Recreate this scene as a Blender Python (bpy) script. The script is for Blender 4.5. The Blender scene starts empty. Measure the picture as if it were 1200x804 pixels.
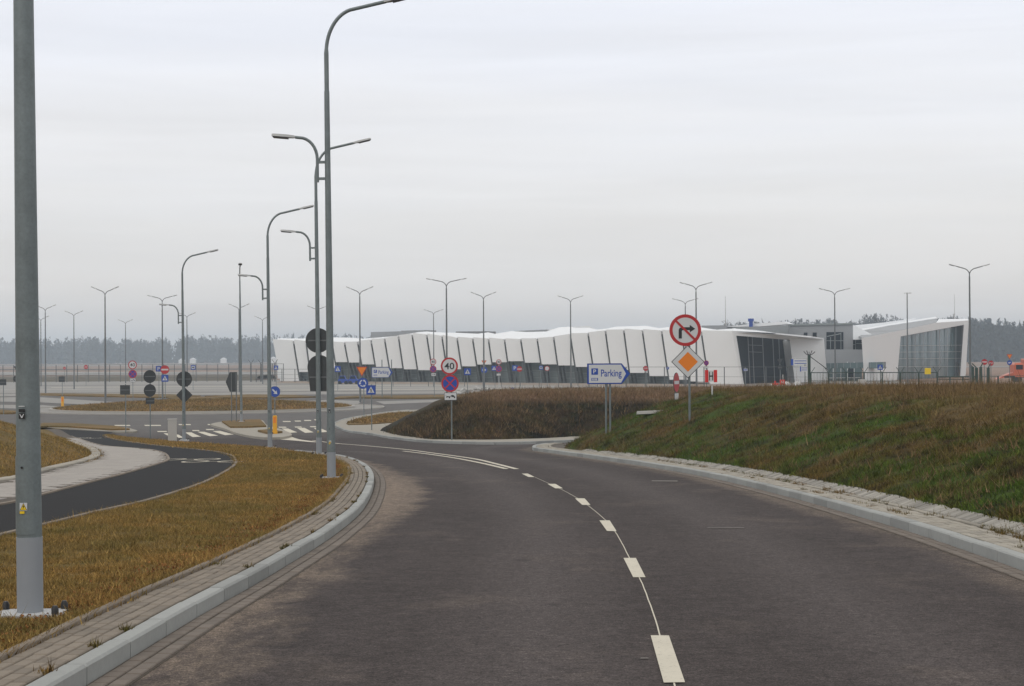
import bpy, bmesh, math, random
import numpy as np
from mathutils import Vector, Matrix, noise
random.seed(7); rng = np.random.default_rng(11)
sc = bpy.context.scene
COL = sc.collection
R = math.radians

# ---------------------------------------------------------------- camera
CAMZ = 4.37
F = 2100.0                      # focal length in photo pixels (photo 1200 wide)
PITCH = 15.0 / F
ROLL = 0.006
_r0 = Vector((1, 0, 0)); _u0 = Vector((0, -math.sin(PITCH), math.cos(PITCH))); _f = Vector((0, math.cos(PITCH), math.sin(PITCH)))
CU = math.cos(ROLL) * _u0 + math.sin(ROLL) * _r0
CR = math.cos(ROLL) * _r0 - math.sin(ROLL) * _u0
cam_d = bpy.data.cameras.new('camera'); cam = bpy.data.objects.new('camera', cam_d); COL.objects.link(cam)
cam_d.sensor_width = 36; cam_d.lens = F / 1200 * 36
cam_d.clip_start = 0.1; cam_d.clip_end = 9000
m = Matrix.Identity(4)
for i in range(3):
    m[i][0] = CR[i]; m[i][1] = CU[i]; m[i][2] = -_f[i]
m[2][3] = CAMZ
cam.matrix_world = m
sc.camera = cam

# ---------------------------------------------------------------- sky, sun, exposure
SUN_EL, SUN_AZ = R(32), R(205)
world = bpy.data.worlds.new("World"); sc.world = world; world.use_nodes = True
wt = world.node_tree; wt.nodes.clear()
def wn(t, **k):
    n = wt.nodes.new(t)
    for a, b in k.items(): setattr(n, a, b)
    return n
w_out = wn('ShaderNodeOutputWorld'); w_bg = wn('ShaderNodeBackground'); w_bg.inputs['Strength'].default_value = 0.1
sky = wn('ShaderNodeTexSky', sky_type='NISHITA', sun_disc=False, sun_elevation=SUN_EL, sun_rotation=SUN_AZ)
w_tc = wn('ShaderNodeTexCoord'); w_sep = wn('ShaderNodeSeparateXYZ')
wt.links.new(w_tc.outputs['Generated'], w_sep.inputs[0])
w_map = wn('ShaderNodeMapping'); w_map.inputs['Scale'].default_value = (1.2, 1.2, 13.0)
wt.links.new(w_tc.outputs['Generated'], w_map.inputs[0])
w_no = wn('ShaderNodeTexNoise'); w_no.inputs['Scale'].default_value = 2.6; w_no.inputs['Detail'].default_value = 5; w_no.inputs['Roughness'].default_value = 0.5
wt.links.new(w_map.outputs[0], w_no.inputs['Vector'])
w_ma = wn('ShaderNodeMath', operation='MULTIPLY_ADD'); w_ma.inputs[1].default_value = 0.085; w_ma.inputs[2].default_value = -0.042
wt.links.new(w_no.outputs['Fac'], w_ma.inputs[0])
w_ad = wn('ShaderNodeMath', operation='ADD'); wt.links.new(w_sep.outputs[2], w_ad.inputs[0]); wt.links.new(w_ma.outputs[0], w_ad.inputs[1])
w_cr = wn('ShaderNodeValToRGB')
wt.links.new(w_ad.outputs[0], w_cr.inputs[0])
el = w_cr.color_ramp.elements
stops = [(0.0, (0.72, 0.67, 0.64)), (0.03, (0.80, 0.765, 0.74)), (0.08, (0.83, 0.815, 0.81)), (0.13, (0.87, 0.87, 0.895)), (0.19, (0.87, 0.89, 0.955)), (0.40, (0.95, 0.93, 0.90)), (1.0, (0.95, 0.92, 0.88))]
el[0].position = stops[0][0]; el[0].color = (*stops[0][1], 1)
el[1].position = stops[-1][0]; el[1].color = (*stops[-1][1], 1)
for p_, c_ in stops[1:-1]:
    e_ = el.new(p_); e_.color = (*c_, 1)
w_sc = wn('ShaderNodeVectorMath', operation='SCALE'); w_sc.inputs['Scale'].default_value = 10.6
wt.links.new(w_cr.outputs['Color'], w_sc.inputs[0])
w_map2 = wn('ShaderNodeMapping'); w_map2.inputs['Scale'].default_value = (1.6, 1.6, 24.0); w_map2.inputs['Location'].default_value = (3.1, 0.4, 0.7)
wt.links.new(w_tc.outputs['Generated'], w_map2.inputs[0])
w_n2 = wn('ShaderNodeTexNoise'); w_n2.inputs['Scale'].default_value = 1.9; w_n2.inputs['Detail'].default_value = 6; w_n2.inputs['Roughness'].default_value = 0.55; w_n2.inputs['Distortion'].default_value = 0.4
wt.links.new(w_map2.outputs[0], w_n2.inputs['Vector'])
w_mr = wn('ShaderNodeMapRange'); w_mr.inputs[1].default_value = 0.3; w_mr.inputs[2].default_value = 0.7; w_mr.inputs[3].default_value = 10.1; w_mr.inputs[4].default_value = 11.1
wt.links.new(w_n2.outputs['Fac'], w_mr.inputs[0]); wt.links.new(w_mr.outputs[0], w_sc.inputs['Scale'])
w_mx = wn('ShaderNodeMixRGB'); w_mx.inputs[0].default_value = 0.95
wt.links.new(sky.outputs[0], w_mx.inputs[1]); wt.links.new(w_sc.outputs[0], w_mx.inputs[2])
wt.links.new(w_mx.outputs[0], w_bg.inputs['Color']); wt.links.new(w_bg.outputs[0], w_out.inputs['Surface'])
sun_d = bpy.data.lights.new('sun', 'SUN'); sun_d.energy = 0.5; sun_d.angle = R(25); sun_d.color = (1.0, 0.96, 0.9)
sun = bpy.data.objects.new('sun', sun_d); COL.objects.link(sun)
_sd = Vector((math.sin(SUN_AZ) * math.cos(SUN_EL), math.cos(SUN_AZ) * math.cos(SUN_EL), math.sin(SUN_EL)))
sun.rotation_euler = _sd.to_track_quat('Z', 'Y').to_euler()
sc.view_settings.view_transform = 'Standard'; sc.view_settings.look = 'None'
sc.view_settings.exposure = 0.0; sc.view_settings.gamma = 1.0
sc.cycles.volume_bounces = 4; sc.cycles.max_bounces = 6; sc.cycles.transparent_max_bounces = 12
sc.cycles.use_denoising = True

# ---------------------------------------------------------------- terrain height and pixel helpers
def G(y):
    if y >= 107.33: return 0.0
    if y > 90: return (107.33 - y) ** 2 * 0.03 / 34.66
    return 2.96 - 0.03 * y
def Gn(y):
    y = np.asarray(y, float)
    return np.where(y >= 107.33, 0.0, np.where(y > 90, (107.33 - y) ** 2 * 0.03 / 34.66, 2.96 - 0.03 * y))
def ray(px, py):
    return _f + CR * ((px - 600) / F) + CU * ((402 - py) / F)
def at(px, py, D):
    """the point seen at photo position px, py at the distance D ahead"""
    d = ray(px, py); t = D / d.y
    return Vector((d.x * t, D, CAMZ + d.z * t))
def P(px, py, off=0.0):
    """the point of the ground seen at a photo position"""
    d = ray(px, py); a, b = 1.0, 4000.0
    for _ in range(60):
        c = (a + b) / 2
        if CAMZ + d.z / d.y * c - G(c) - off > 0: a = c
        else: b = c
    return Vector((d.x / d.y * a, a, G(a) + off))
def P2(pts, off=0.0):
    return [(v.x, v.y) for v in (P(x, y, off) for x, y in pts)]

# ---------------------------------------------------------------- object helpers
def tag(o, label=None, cat=None, group=None, kind=None):
    if label: o['label'] = label
    if cat: o['category'] = cat
    if group: o['group'] = group
    if kind: o['kind'] = kind
    return o
def empty(name, loc=(0, 0, 0), rz=0.0, **k):
    o = bpy.data.objects.new(name, None); COL.objects.link(o); o.location = loc; o.rotation_euler = (0, 0, rz)
    o.empty_display_size = 0.3
    return tag(o, **k)
def link_mesh(name, me, parent=None, **k):
    o = bpy.data.objects.new(name, me); COL.objects.link(o)
    if parent is not None: o.parent = parent
    return tag(o, **k)
class MB:
    """collects shapes and links them as one mesh object"""
    def __init__(s): s.v = []; s.f = []; s.mi = []; s.m = 0
    def add(s, vs, fs):
        b = len(s.v); s.v += [tuple(v) for v in vs]; s.f += [tuple(i + b for i in f) for f in fs]; s.mi += [s.m] * len(fs); return s
    def box(s, x0, x1, y0, y1, z0, z1):
        return s.add([(x0, y0, z0), (x1, y0, z0), (x1, y1, z0), (x0, y1, z0), (x0, y0, z1), (x1, y0, z1), (x1, y1, z1), (x0, y1, z1)],
                     [(0, 3, 2, 1), (4, 5, 6, 7), (0, 1, 5, 4), (1, 2, 6, 5), (2, 3, 7, 6), (3, 0, 4, 7)])
    def cbox(s, x0, x1, y0, y1, z0, z1, c):
        """box whose upper edges are chamfered"""
        vs = [(x0, y0, z0), (x1, y0, z0), (x1, y1, z0), (x0, y1, z0), (x0, y0, z1 - c), (x1, y0, z1 - c), (x1, y1, z1 - c), (x0, y1, z1 - c),
              (x0 + c, y0 + c, z1), (x1 - c, y0 + c, z1), (x1 - c, y1 - c, z1), (x0 + c, y1 - c, z1)]
        fs = [(0, 1, 5, 4), (1, 2, 6, 5), (2, 3, 7, 6), (3, 0, 4, 7), (4, 5, 9, 8), (5, 6, 10, 9), (6, 7, 11, 10), (7, 4, 8, 11), (8, 9, 10, 11), (0, 3, 2, 1)]
        return s.add(vs, fs)
    def tube(s, pts, rad, n=8, cap=True):
        pts = [Vector(p) for p in pts]
        if not hasattr(rad, '__len__'): rad = [rad] * len(pts)
        rings = []; ref = None
        for i, p in enumerate(pts):
            d = (pts[min(i + 1, len(pts) - 1)] - pts[max(i - 1, 0)]).normalized()
            if ref is None: ref = Vector((1, 0, 0)) if abs(d.x) < 0.8 else Vector((0, 0, 1))
            a = (ref - d * ref.dot(d)).normalized(); ref = a; b = d.cross(a)
            rings.append([p + (a * math.cos(2 * math.pi * k / n) + b * math.sin(2 * math.pi * k / n)) * rad[i] for k in range(n)])
        vs = [v for r in rings for v in r]; fs = []
        for i in range(len(pts) - 1):
            for k in range(n):
                fs.append((i * n + k, i * n + (k + 1) % n, (i + 1) * n + (k + 1) % n, (i + 1) * n + k))
        if cap: fs.append(tuple(range(n - 1, -1, -1))); fs.append(tuple((len(pts) - 1) * n + k for k in range(n)))
        return s.add(vs, fs)
    def prism(s, outline, y0, y1):
        """an outline in x, z pushed from y0 to y1"""
        n = len(outline)
        vs = [(x, y0, z) for x, z in outline] + [(x, y1, z) for x, z in outline]
        fs = [tuple(range(n)), tuple(range(2 * n - 1, n - 1, -1))] + [(i, i + n, (i + 1) % n + n, (i + 1) % n) for i in range(n)]
        return s.add(vs, fs)
    def slab(s, pts, dirv):
        """a flat polygon of 3-D points pushed along dirv"""
        n = len(pts); dv = Vector(dirv)
        vs = [Vector(p) for p in pts] + [Vector(p) + dv for p in pts]
        fs = [tuple(range(n)), tuple(range(2 * n - 1, n - 1, -1))] + [(i, i + n, (i + 1) % n + n, (i + 1) % n) for i in range(n)]
        return s.add(vs, fs)
    def ring(s, r0, r1, y0, y1, cx=0, cz=0, n=32, a0=0.0, a1=None):
        full = a1 is None
        a1 = 2 * math.pi if full else a1
        k = n if full else n + 1
        vs = []
        for i in range(k):
            a = a0 + (a1 - a0) * i / n; c, d = math.cos(a), math.sin(a)
            vs += [(cx + r0 * c, y0, cz + r0 * d), (cx + r1 * c, y0, cz + r1 * d), (cx + r0 * c, y1, cz + r0 * d), (cx + r1 * c, y1, cz + r1 * d)]
        fs = []
        for i in range(n):
            a = i * 4; b = ((i + 1) % k) * 4
            fs += [(a, a + 1, b + 1, b), (a + 2, b + 2, b + 3, a + 3), (a, b, b + 2, a + 2), (a + 1, a + 3, b + 3, b + 1)]
        return s.add(vs, fs)
    def mesh(s, name, mats, smooth=False):
        me = bpy.data.meshes.new(name); me.from_pydata(s.v, [], s.f)
        mats = mats if isinstance(mats, (list, tuple)) else [mats]
        for mm in mats: me.materials.append(mm)
        if len(mats) > 1: me.polygons.foreach_set('material_index', s.mi)
        bm = bmesh.new(); bm.from_mesh(me); bmesh.ops.recalc_face_normals(bm, faces=bm.faces); bm.to_mesh(me); bm.free()
        if smooth:
            me.polygons.foreach_set('use_smooth', [True] * len(me.polygons))
            me.set_sharp_from_angle(angle=R(35))
        me.update(); return me
    def build(s, name, mats, parent=None, smooth=False, **k):
        return link_mesh(name, s.mesh(name, mats, smooth), parent, **k)
def np_mesh(name, V, Fc, mat, parent=None, smooth=False, attrs=None, **k):
    V = np.asarray(V, np.float32); Fc = np.asarray(Fc, np.int32); n = Fc.shape[1]
    me = bpy.data.meshes.new(name)
    me.vertices.add(len(V)); me.vertices.foreach_set('co', V.ravel())
    me.loops.add(Fc.size); me.loops.foreach_set('vertex_index', Fc.ravel())
    me.polygons.add(len(Fc)); me.polygons.foreach_set('loop_start', np.arange(0, Fc.size, n, dtype=np.int32))
    if smooth: me.polygons.foreach_set('use_smooth', np.ones(len(Fc), bool))
    me.materials.append(mat)
    for nm, arr in (attrs or {}).items():
        a = me.attributes.new(nm, 'FLOAT', 'POINT'); a.data.foreach_set('value', np.asarray(arr, np.float32))
    me.update(calc_edges=True); me.validate()
    return link_mesh(name, me, parent, **k)
def grid_faces(nx, ny):
    i = np.arange(nx - 1); j = np.arange(ny - 1); J, I = np.meshgrid(j, i, indexing='ij')
    a = (J * nx + I).ravel()
    return np.stack([a, a + 1, a + nx + 1, a + nx], 1)
# ---------------------------------------------------------------- 2-D curve helpers
def smooth_path(pts, step):
    pts = [Vector((p[0], p[1])) for p in pts]
    q = [pts[0] * 2 - pts[1]] + pts + [pts[-1] * 2 - pts[-2]]; out = []
    for i in range(1, len(q) - 2):
        a, b, c, d = q[i - 1:i + 3]
        L = (c - b).length; k = max(2, int(L / 0.25))
        for t in (j / k for j in range(k)):
            out.append(0.5 * ((2 * b) + (c - a) * t + (2 * a - 5 * b + 4 * c - d) * t * t + (3 * b - a - 3 * c + d) * t ** 3))
    out.append(pts[-1])
    for _ in range(6):                      # ease the wobble of the measured points
        out = [out[0]] + [(out[i - 1] + out[i] * 2 + out[i + 1]) / 4 for i in range(1, len(out) - 1)] + [out[-1]]
    return resample(out, step)
def resample(pts, step):
    pts = [Vector(p) for p in pts]; res = [pts[0].copy()]; need = step
    for a, b in zip(pts, pts[1:]):
        L = (b - a).length; pos = 0.0
        while L - pos >= need and L > 0:
            pos += need; res.append(a + (b - a) * (pos / L)); need = step
        need -= (L - pos)
    return res
def offset(path, d):
    """moved to the left of the way the path runs"""
    out = []
    for i, p in enumerate(path):
        t = (path[min(i + 1, len(path) - 1)] - path[max(i - 1, 0)]).normalized()
        out.append(p + Vector((-t.y, t.x)) * d)
    return out
def inside(X, Y, poly):
    X = np.asarray(X); Y = np.asarray(Y); c = np.zeros(X.shape, bool); n = len(poly)
    for i in range(n):
        x0, y0 = poly[i]; x1, y1 = poly[(i + 1) % n]
        if y0 == y1: continue
        k = ((y0 > Y) != (y1 > Y)) & (X < (x1 - x0) * (Y - y0) / (y1 - y0) + x0)
        c ^= k
    return c
def dist(X, Y, pts, closed=False):
    X = np.asarray(X, float); Y = np.asarray(Y, float); d = np.full(X.shape, 1e9)
    seg = list(zip(pts, pts[1:])) + ([(pts[-1], pts[0])] if closed else [])
    for (x0, y0), (x1, y1) in seg:
        vx, vy = x1 - x0, y1 - y0; L = vx * vx + vy * vy + 1e-12
        t = np.clip(((X - x0) * vx + (Y - y0) * vy) / L, 0, 1)
        d = np.minimum(d, np.hypot(X - x0 - t * vx, Y - y0 - t * vy))
    return d

# ---------------------------------------------------------------- materials
def lin(c):
    return tuple(((v / 255) / 12.92 if v / 255 <= 0.04045 else ((v / 255 + 0.055) / 1.055) ** 2.4) for v in c)
class NT:
    def __init__(s, name, rough=0.8, metal=0.0, spec=0.5):
        s.m = bpy.data.materials.new(name); s.m.use_nodes = True; s.t = s.m.node_tree
        s.b = s.t.nodes['Principled BSDF']; s.b.inputs['Roughness'].default_value = rough; s.b.inputs['Metallic'].default_value = metal
        s.b.inputs['Specular IOR Level'].default_value = spec
        s.geo = s.t.nodes.new('ShaderNodeNewGeometry'); s.pos = s.geo.outputs['Position']
    def n(s, t, **k):
        q = s.t.nodes.new(t)
        for a, b in k.items(): setattr(q, a, b)
        return q
    def l(s, a, b): s.t.links.new(a, b)
    def scaled(s, sx, sy, sz, src=None):
        q = s.n('ShaderNodeMapping'); q.inputs['Scale'].default_value = (sx, sy, sz); s.l(src or s.pos, q.inputs[0]); return q.outputs[0]
    def noise(s, scale, detail=4, rough=0.55, vec=None, dist=0.0):
        q = s.n('ShaderNodeTexNoise'); q.inputs['Scale'].default_value = scale; q.inputs['Detail'].default_value = detail
        q.inputs['Roughness'].default_value = rough; q.inputs['Distortion'].default_value = dist; s.l(vec or s.pos, q.inputs['Vector']); return q.outputs['Fac']
    def ramp(s, fac, stops):
        q = s.n('ShaderNodeValToRGB'); s.l(fac, q.inputs[0]); e = q.color_ramp.elements
        def c4(c): return (*(c if hasattr(c, '__len__') else (c, c, c)), 1)
        e[0].position = stops[0][0]; e[0].color = c4(stops[0][1]); e[1].position = stops[-1][0]; e[1].color = c4(stops[-1][1])
        for p_, c_ in stops[1:-1]: x = e.new(p_); x.color = c4(c_)
        return q.outputs[0]
    def mix(s, fac, a, b, mode='MIX'):
        q = s.n('ShaderNodeMixRGB', blend_type=mode)
        for k, v in ((0, fac), (1, a), (2, b)):
            if hasattr(v, 'links'): s.l(v, q.inputs[k])
            elif k == 0: q.inputs[0].default_value = v
            else: q.inputs[k].default_value = (*v, 1) if hasattr(v, '__len__') else (v, v, v, 1)
        return q.outputs[0]
    def math(s, op, a, b=None):
        q = s.n('ShaderNodeMath', operation=op)
        for k, v in ((0, a), (1, b)):
            if v is None: continue
            if hasattr(v, 'links'): s.l(v, q.inputs[k])
            else: q.inputs[k].default_value = v
        return q.outputs[0]
    def attr(s, name):
        q = s.n('ShaderNodeAttribute', attribute_name=name); return q.outputs['Fac']
    def color(s, c):
        if hasattr(c, 'links'): s.l(c, s.b.inputs['Base Color'])
        else: s.b.inputs['Base Color'].default_value = (*c, 1)
        return s
    def bump(s, h, strength=0.3, distance=0.02):
        q = s.n('ShaderNodeBump'); q.inputs['Strength'].default_value = strength; q.inputs['Distance'].default_value = distance
        s.l(h, q.inputs['Height']); s.l(q.outputs[0], s.b.inputs['Normal']); return s
def simple(name, c, rough=0.7, metal=0.0, var=0.12, scale=3.0, bump=0.0, piece=0.0, spec=0.5):
    t = NT(name, rough, metal, spec)
    n1 = t.noise(scale, 5, 0.6); n2 = t.noise(scale * 9, 3, 0.6)
    f = t.mix(0.4, n1, n2)
    col = t.mix(f, tuple(v * (1 - var * 1.6) for v in c), tuple(v * (1 + var * 1.6) for v in c))
    if piece:
        oi = t.n('ShaderNodeObjectInfo'); v = t.math('ADD', oi.outputs['Random'], t.geo.outputs['Random Per Island'])
        v = t.math('FRACT', v)
        col = t.mix(1.0, col, t.ramp(v, [(0, 1 - piece), (0.5, 1.0), (1, 1 + piece * .6)]), 'MULTIPLY')
    t.color(col)
    if bump: t.bump(n2, bump, 0.01)
    return t.m

# asphalt of the road, with dust along its edges (distance to the kerbs is stored on the mesh)
def asphalt():
    t = NT('road_asphalt', 0.9, 0, 0.15)
    fine = t.noise(95, 3, 0.75); mid = t.noise(4.2, 5, 0.6); big = t.noise(0.5, 4, 0.55, t.scaled(1.6, 0.45, 1)); grit = t.noise(38, 2, 0.8)
    base = t.mix(big, (0.023, 0.0185, 0.0178), (0.064, 0.0525, 0.050))
    base = t.mix(t.ramp(mid, [(0.35, 0.0), (0.7, 0.5)]), base, (0.078, 0.065, 0.063))
    dl = t.attr('dl'); dr = t.attr('dr')
    # lanes polished by wheels
    tr = t.ramp(t.math('ABSOLUTE', t.math('SUBTRACT', dl, 2.3)), [(0.0, 0.6), (0.75, 0.0)])
    tr2 = t.ramp(t.math('ABSOLUTE', t.math('SUBTRACT', dr, 1.9)), [(0.0, 0.55), (0.75, 0.0)])
    base = t.mix(t.math('ADD', tr, tr2), base, (0.088, 0.075, 0.073))
    wob = t.noise(0.9, 4, 0.7); wob2 = t.noise(9, 4, 0.7, t.scaled(1.0, 0.35, 1))
    edge = t.math('ADD', dl, t.math('MULTIPLY', wob, 0.9))
    wid = t.attr('dustw')
    q = t.math('DIVIDE', edge, wid)
    d1 = t.ramp(q, [(0.55, 0.95), (0.8, 0.7), (1.0, 0.0)])
    edge2 = t.math('ADD', dr, t.math('MULTIPLY', wob, 0.8))
    d2 = t.ramp(edge2, [(0.45, 0.75), (0.7, 0.45), (1.0, 0.0)])
    dust = t.math('MAXIMUM', d1, d2)
    dust = t.math('MULTIPLY', dust, t.ramp(wob2, [(0.25, 0.4), (0.6, 1.0)]))
    dust = t.math('MULTIPLY', dust, t.mix(t.attr('dustk'), t.ramp(t.noise(1.7, 4, 0.7, t.scaled(2.2, 0.5, 1)), [(0.38, 0.12), (0.62, 0.85)]), 1.0))
    base = t.mix(t.math('MULTIPLY', dust, 0.8), base, (0.27, 0.212, 0.162))
    # dried washes of sand
    bl = t.ramp(t.noise(0.8, 5, 0.65, t.scaled(1, 0.7, 1)), [(0.56, 0.0), (0.70, 0.3)])
    base = t.mix(bl, base, (0.14, 0.112, 0.095))
    spot = t.ramp(t.noise(1.9, 2, 0.5, t.scaled(1.3, 0.8, 1)), [(0.70, 0.0), (0.76, 0.35)])
    base = t.mix(spot, base, (0.02, 0.018, 0.018))
    base = t.mix(1.0, base, t.ramp(fine, [(0.3, 0.3), (0.5, 0.92), (0.72, 2.3)]), 'MULTIPLY')
    base = t.mix(1.0, base, t.ramp(grit, [(0.3, 0.62), (0.7, 1.42)]), 'MULTIPLY')
    base = t.mix(1.0, base, t.ramp(t.noise(15, 3, 0.7), [(0.32, 0.74), (0.68, 1.28)]), 'MULTIPLY')
    # farther roads: other surfacing, with grazing reflection painted in as a paler colour
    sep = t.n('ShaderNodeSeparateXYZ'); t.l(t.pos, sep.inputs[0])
    far_pale = t.n('ShaderNodeMapRange'); far_pale.inputs[1].default_value = 90; far_pale.inputs[2].default_value = 112; t.l(sep.outputs[1], far_pale.inputs[0])
    base = t.mix(t.math('MULTIPLY', far_pale.outputs[0], 0.6), base, t.mix(big, (0.13, 0.125, 0.12), (0.19, 0.185, 0.18)))
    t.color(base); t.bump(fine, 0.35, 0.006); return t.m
def grassmat(name, a, b, c, sc1=0.5, sc2=6.0, fine=60, cl=0.5, blade=False, top=None):
    t = NT(name, 0.9, 0, 0.15)
    n1 = t.noise(sc1, 5, 0.65); n2 = t.noise(sc2, 5, 0.7); n3 = t.noise(fine, 2, 0.8)
    col = t.mix(t.ramp(n1, [(0.41, 0), (0.59, 1)]), a, b)
    col = t.mix(t.math('MULTIPLY', t.ramp(n2, [(0.45, 0), (0.66, 1)]), cl), col, c)
    col = t.mix(1.0, col, t.ramp(n3, [(0.25, 0.45), (0.55, 1.05), (0.8, 1.5)]), 'MULTIPLY')
    if top:      # drier growth on the flat top of a bank
        sp = t.n('ShaderNodeSeparateXYZ'); t.l(t.pos, sp.inputs[0])
        f = t.math('ADD', sp.outputs[2], t.math('MULTIPLY', n1, top[1]))
        mr = t.n('ShaderNodeMapRange'); mr.inputs[1].default_value = top[0]; mr.inputs[2].default_value = top[0] + top[2]; t.l(f, mr.inputs[0])
        col = t.mix(mr.outputs[0], col, t.mix(n2, top[3], tuple(v * .62 for v in top[3])))
    if blade:
        col = t.mix(1.0, col, t.ramp(t.geo.outputs['Random Per Island'], [(0, 0.5), (0.5, 1.15), (0.93, 1.7), (1, 2.3)]), 'MULTIPLY')
    t.color(col)
    if not blade: t.bump(t.mix(0.5, n3, n2), 0.8, 0.05)
    return t.m
M = {}
M['asphalt'] = asphalt()
VG = ((0.225, 0.138, 0.044), (0.16, 0.11, 0.037), (0.065, 0.072, 0.02))
M['verge'] = grassmat('dry_verge_grass', *VG, sc1=0.35, sc2=2.2)
M['verge_blade'] = grassmat('dry_verge_blades', *[tuple(v * 1.25 for v in c) for c in VG], sc1=0.35, sc2=2.2, blade=True)
B2 = ((0.050, 0.084, 0.012), (0.098, 0.066, 0.02), (0.018, 0.015, 0.007))
M['bank_green'] = grassmat('bank_grass_green', *B2, sc1=0.4, sc2=1.9, cl=0.95, top=(3.42, 0.8, 0.5, (0.17, 0.115, 0.048)))
M['bank_green_blade'] = grassmat('bank_blades_green', *[tuple(v * 1.35 for v in c) for c in B2], sc1=0.4, sc2=1.9, cl=0.95, blade=True, top=(3.42, 0.8, 0.5, (0.19, 0.13, 0.055)))
B1 = ((0.058, 0.036, 0.017), (0.014, 0.011, 0.007), (0.036, 0.043, 0.011))
M['bank_dark'] = grassmat('bank_grass_dark', *B1, sc1=0.3, sc2=1.1, cl=0.6, fine=22, top=(2.2, 0.5, 0.3, (0.2, 0.125, 0.075)))
M['bank_dark_blade'] = grassmat('bank_blades_dark', *[tuple(v * 1.5 for v in c) for c in B1], sc1=0.3, sc2=1.1, blade=True, top=(2.2, 0.5, 0.3, (0.22, 0.14, 0.085)))
M['weed'] = grassmat('dry_weed_stalks', (0.13, 0.082, 0.04), (0.17, 0.118, 0.06), (0.085, 0.05, 0.028), blade=True)
M['leafmoss'] = grassmat('joint_weeds', (0.14, 0.09, 0.03), (0.07, 0.075, 0.02), (0.17, 0.08, 0.03), blade=True)
M['island'] = grassmat('island_grass', (0.20, 0.125, 0.045), (0.13, 0.095, 0.035), (0.17, 0.105, 0.04), sc1=0.2, sc2=1.2, fine=14)
M['island_blade'] = grassmat('island_blades', (0.24, 0.15, 0.055), (0.16, 0.115, 0.042), (0.2, 0.125, 0.05), sc1=0.2, sc2=1.2, blade=True)
M['field'] = grassmat('far_field_grass', (0.27, 0.175, 0.125), (0.2, 0.14, 0.1), (0.3, 0.21, 0.155), sc1=0.012, sc2=0.06, fine=1.2)
M['kerb'] = simple('kerb_concrete', (0.29, 0.30, 0.292), 0.85, var=0.16, scale=2.2, bump=0.3, piece=0.2)
M['edging'] = simple('edging_concrete', (0.2, 0.165, 0.13), 0.9, var=0.15, bump=0.3, piece=0.14)
M['paver'] = simple('paver_concrete', (0.2, 0.168, 0.132), 0.88, var=0.12, bump=0.3, piece=0.2)
M['paver_pale'] = simple('paver_pale', (0.31, 0.285, 0.24), 0.88, var=0.16, bump=0.3, piece=0.22)
M['gutter'] = simple('gutter_block', (0.15, 0.125, 0.104), 0.9, var=0.15, bump=0.3, piece=0.16)
M['joint'] = simple('joint_sand', (0.075, 0.06, 0.045), 0.95, var=0.3, scale=9)
M['farkerb'] = simple('far_kerb_concrete', (0.36, 0.34, 0.31), 0.9, var=0.1)
M['path'] = simple('path_asphalt', (0.015, 0.015, 0.0165), 0.9, var=0.25, scale=6, bump=0.3, spec=0.15)
M['walk'] = simple('walk_paving', (0.31, 0.29, 0.265), 0.9, var=0.09, scale=4, bump=0.2)
M['apron'] = simple('apron_paving', (0.25, 0.24, 0.225), 0.9, var=0.12, scale=0.12)
M['sandy'] = simple('sandy_ground', (0.26, 0.205, 0.16), 0.95, var=0.2, scale=0.15)
M['marking'] = simple('road_paint', (0.60, 0.565, 0.475), 0.75, var=0.09, scale=14)
def paint():
    t = NT('road_paint', 0.8, 0, 0.3); a = t.noise(28, 6, 0.75); b = t.noise(3.2, 4, 0.6)
    c = t.mix(b, (0.52, 0.485, 0.40), (0.64, 0.60, 0.50)); c = t.mix(t.ramp(a, [(0.57, 0.0), (0.68, 0.75)]), c, (0.17, 0.15, 0.135))
    t.color(c); t.bump(a, 0.3, 0.004); return t.m
M['marking'] = paint()
M['worn'] = simple('worn_road_paint', (0.17, 0.155, 0.14), 0.85, var=0.25, scale=20)
M['litter'] = grassmat('dead_leaves', (0.16, 0.055, 0.02), (0.22, 0.10, 0.035), (0.1, 0.04, 0.02), blade=True)
M['galv'] = simple('galvanised_steel', (0.175, 0.205, 0.212), 0.55, 0.4, var=0.34, scale=5.5)
M['galv_far'] = simple('galvanised_steel_far', (0.15, 0.16, 0.165), 0.6, 0.3, var=0.1)
M['sleeve'] = simple('grey_pole_coating', (0.255, 0.275, 0.30), 0.6, var=0.05, scale=2)
M['basewhite'] = simple('white_base_plate', (0.46, 0.47, 0.48), 0.7, var=0.05)
M['black'] = simple('black_plastic', (0.012, 0.012, 0.014), 0.5, var=0.1)
M['lamp'] = simple('lamp_housing', (0.42, 0.43, 0.43), 0.5, var=0.05)
M['lampdark'] = simple('lamp_underside', (0.05, 0.05, 0.055), 0.4, var=0.05)
M['signback'] = simple('sign_back_grey', (0.045, 0.05, 0.053), 0.6, 0.2, var=0.3, scale=5)
M['white'] = simple('sign_white', (0.56, 0.57, 0.58), 0.45, var=0.03)
M['red'] = simple('sign_red', (0.42, 0.012, 0.016), 0.45, var=0.04)
M['redbright'] = simple('marker_red', (0.62, 0.02, 0.02), 0.45, var=0.04)
M['blue'] = simple('sign_blue', (0.008, 0.055, 0.33), 0.45, var=0.04)
M['bluefar'] = simple('sign_blue_purple', (0.04, 0.025, 0.28), 0.45, var=0.04)
M['orange'] = simple('sign_orange', (0.75, 0.2, 0.005), 0.45, var=0.03)
M['yellow'] = simple('bollard_yellow', (0.72, 0.36, 0.01), 0.45, var=0.04)
M['yellowsign'] = simple('sticker_yellow', (0.75, 0.52, 0.01), 0.45, var=0.04)
M['panel'] = simple('white_facade_panel', (0.74, 0.745, 0.745), 0.55, var=0.03, scale=0.3)
M['roofwhite'] = simple('white_roof_membrane', (0.82, 0.84, 0.86), 0.35, var=0.02, scale=0.3)
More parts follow.
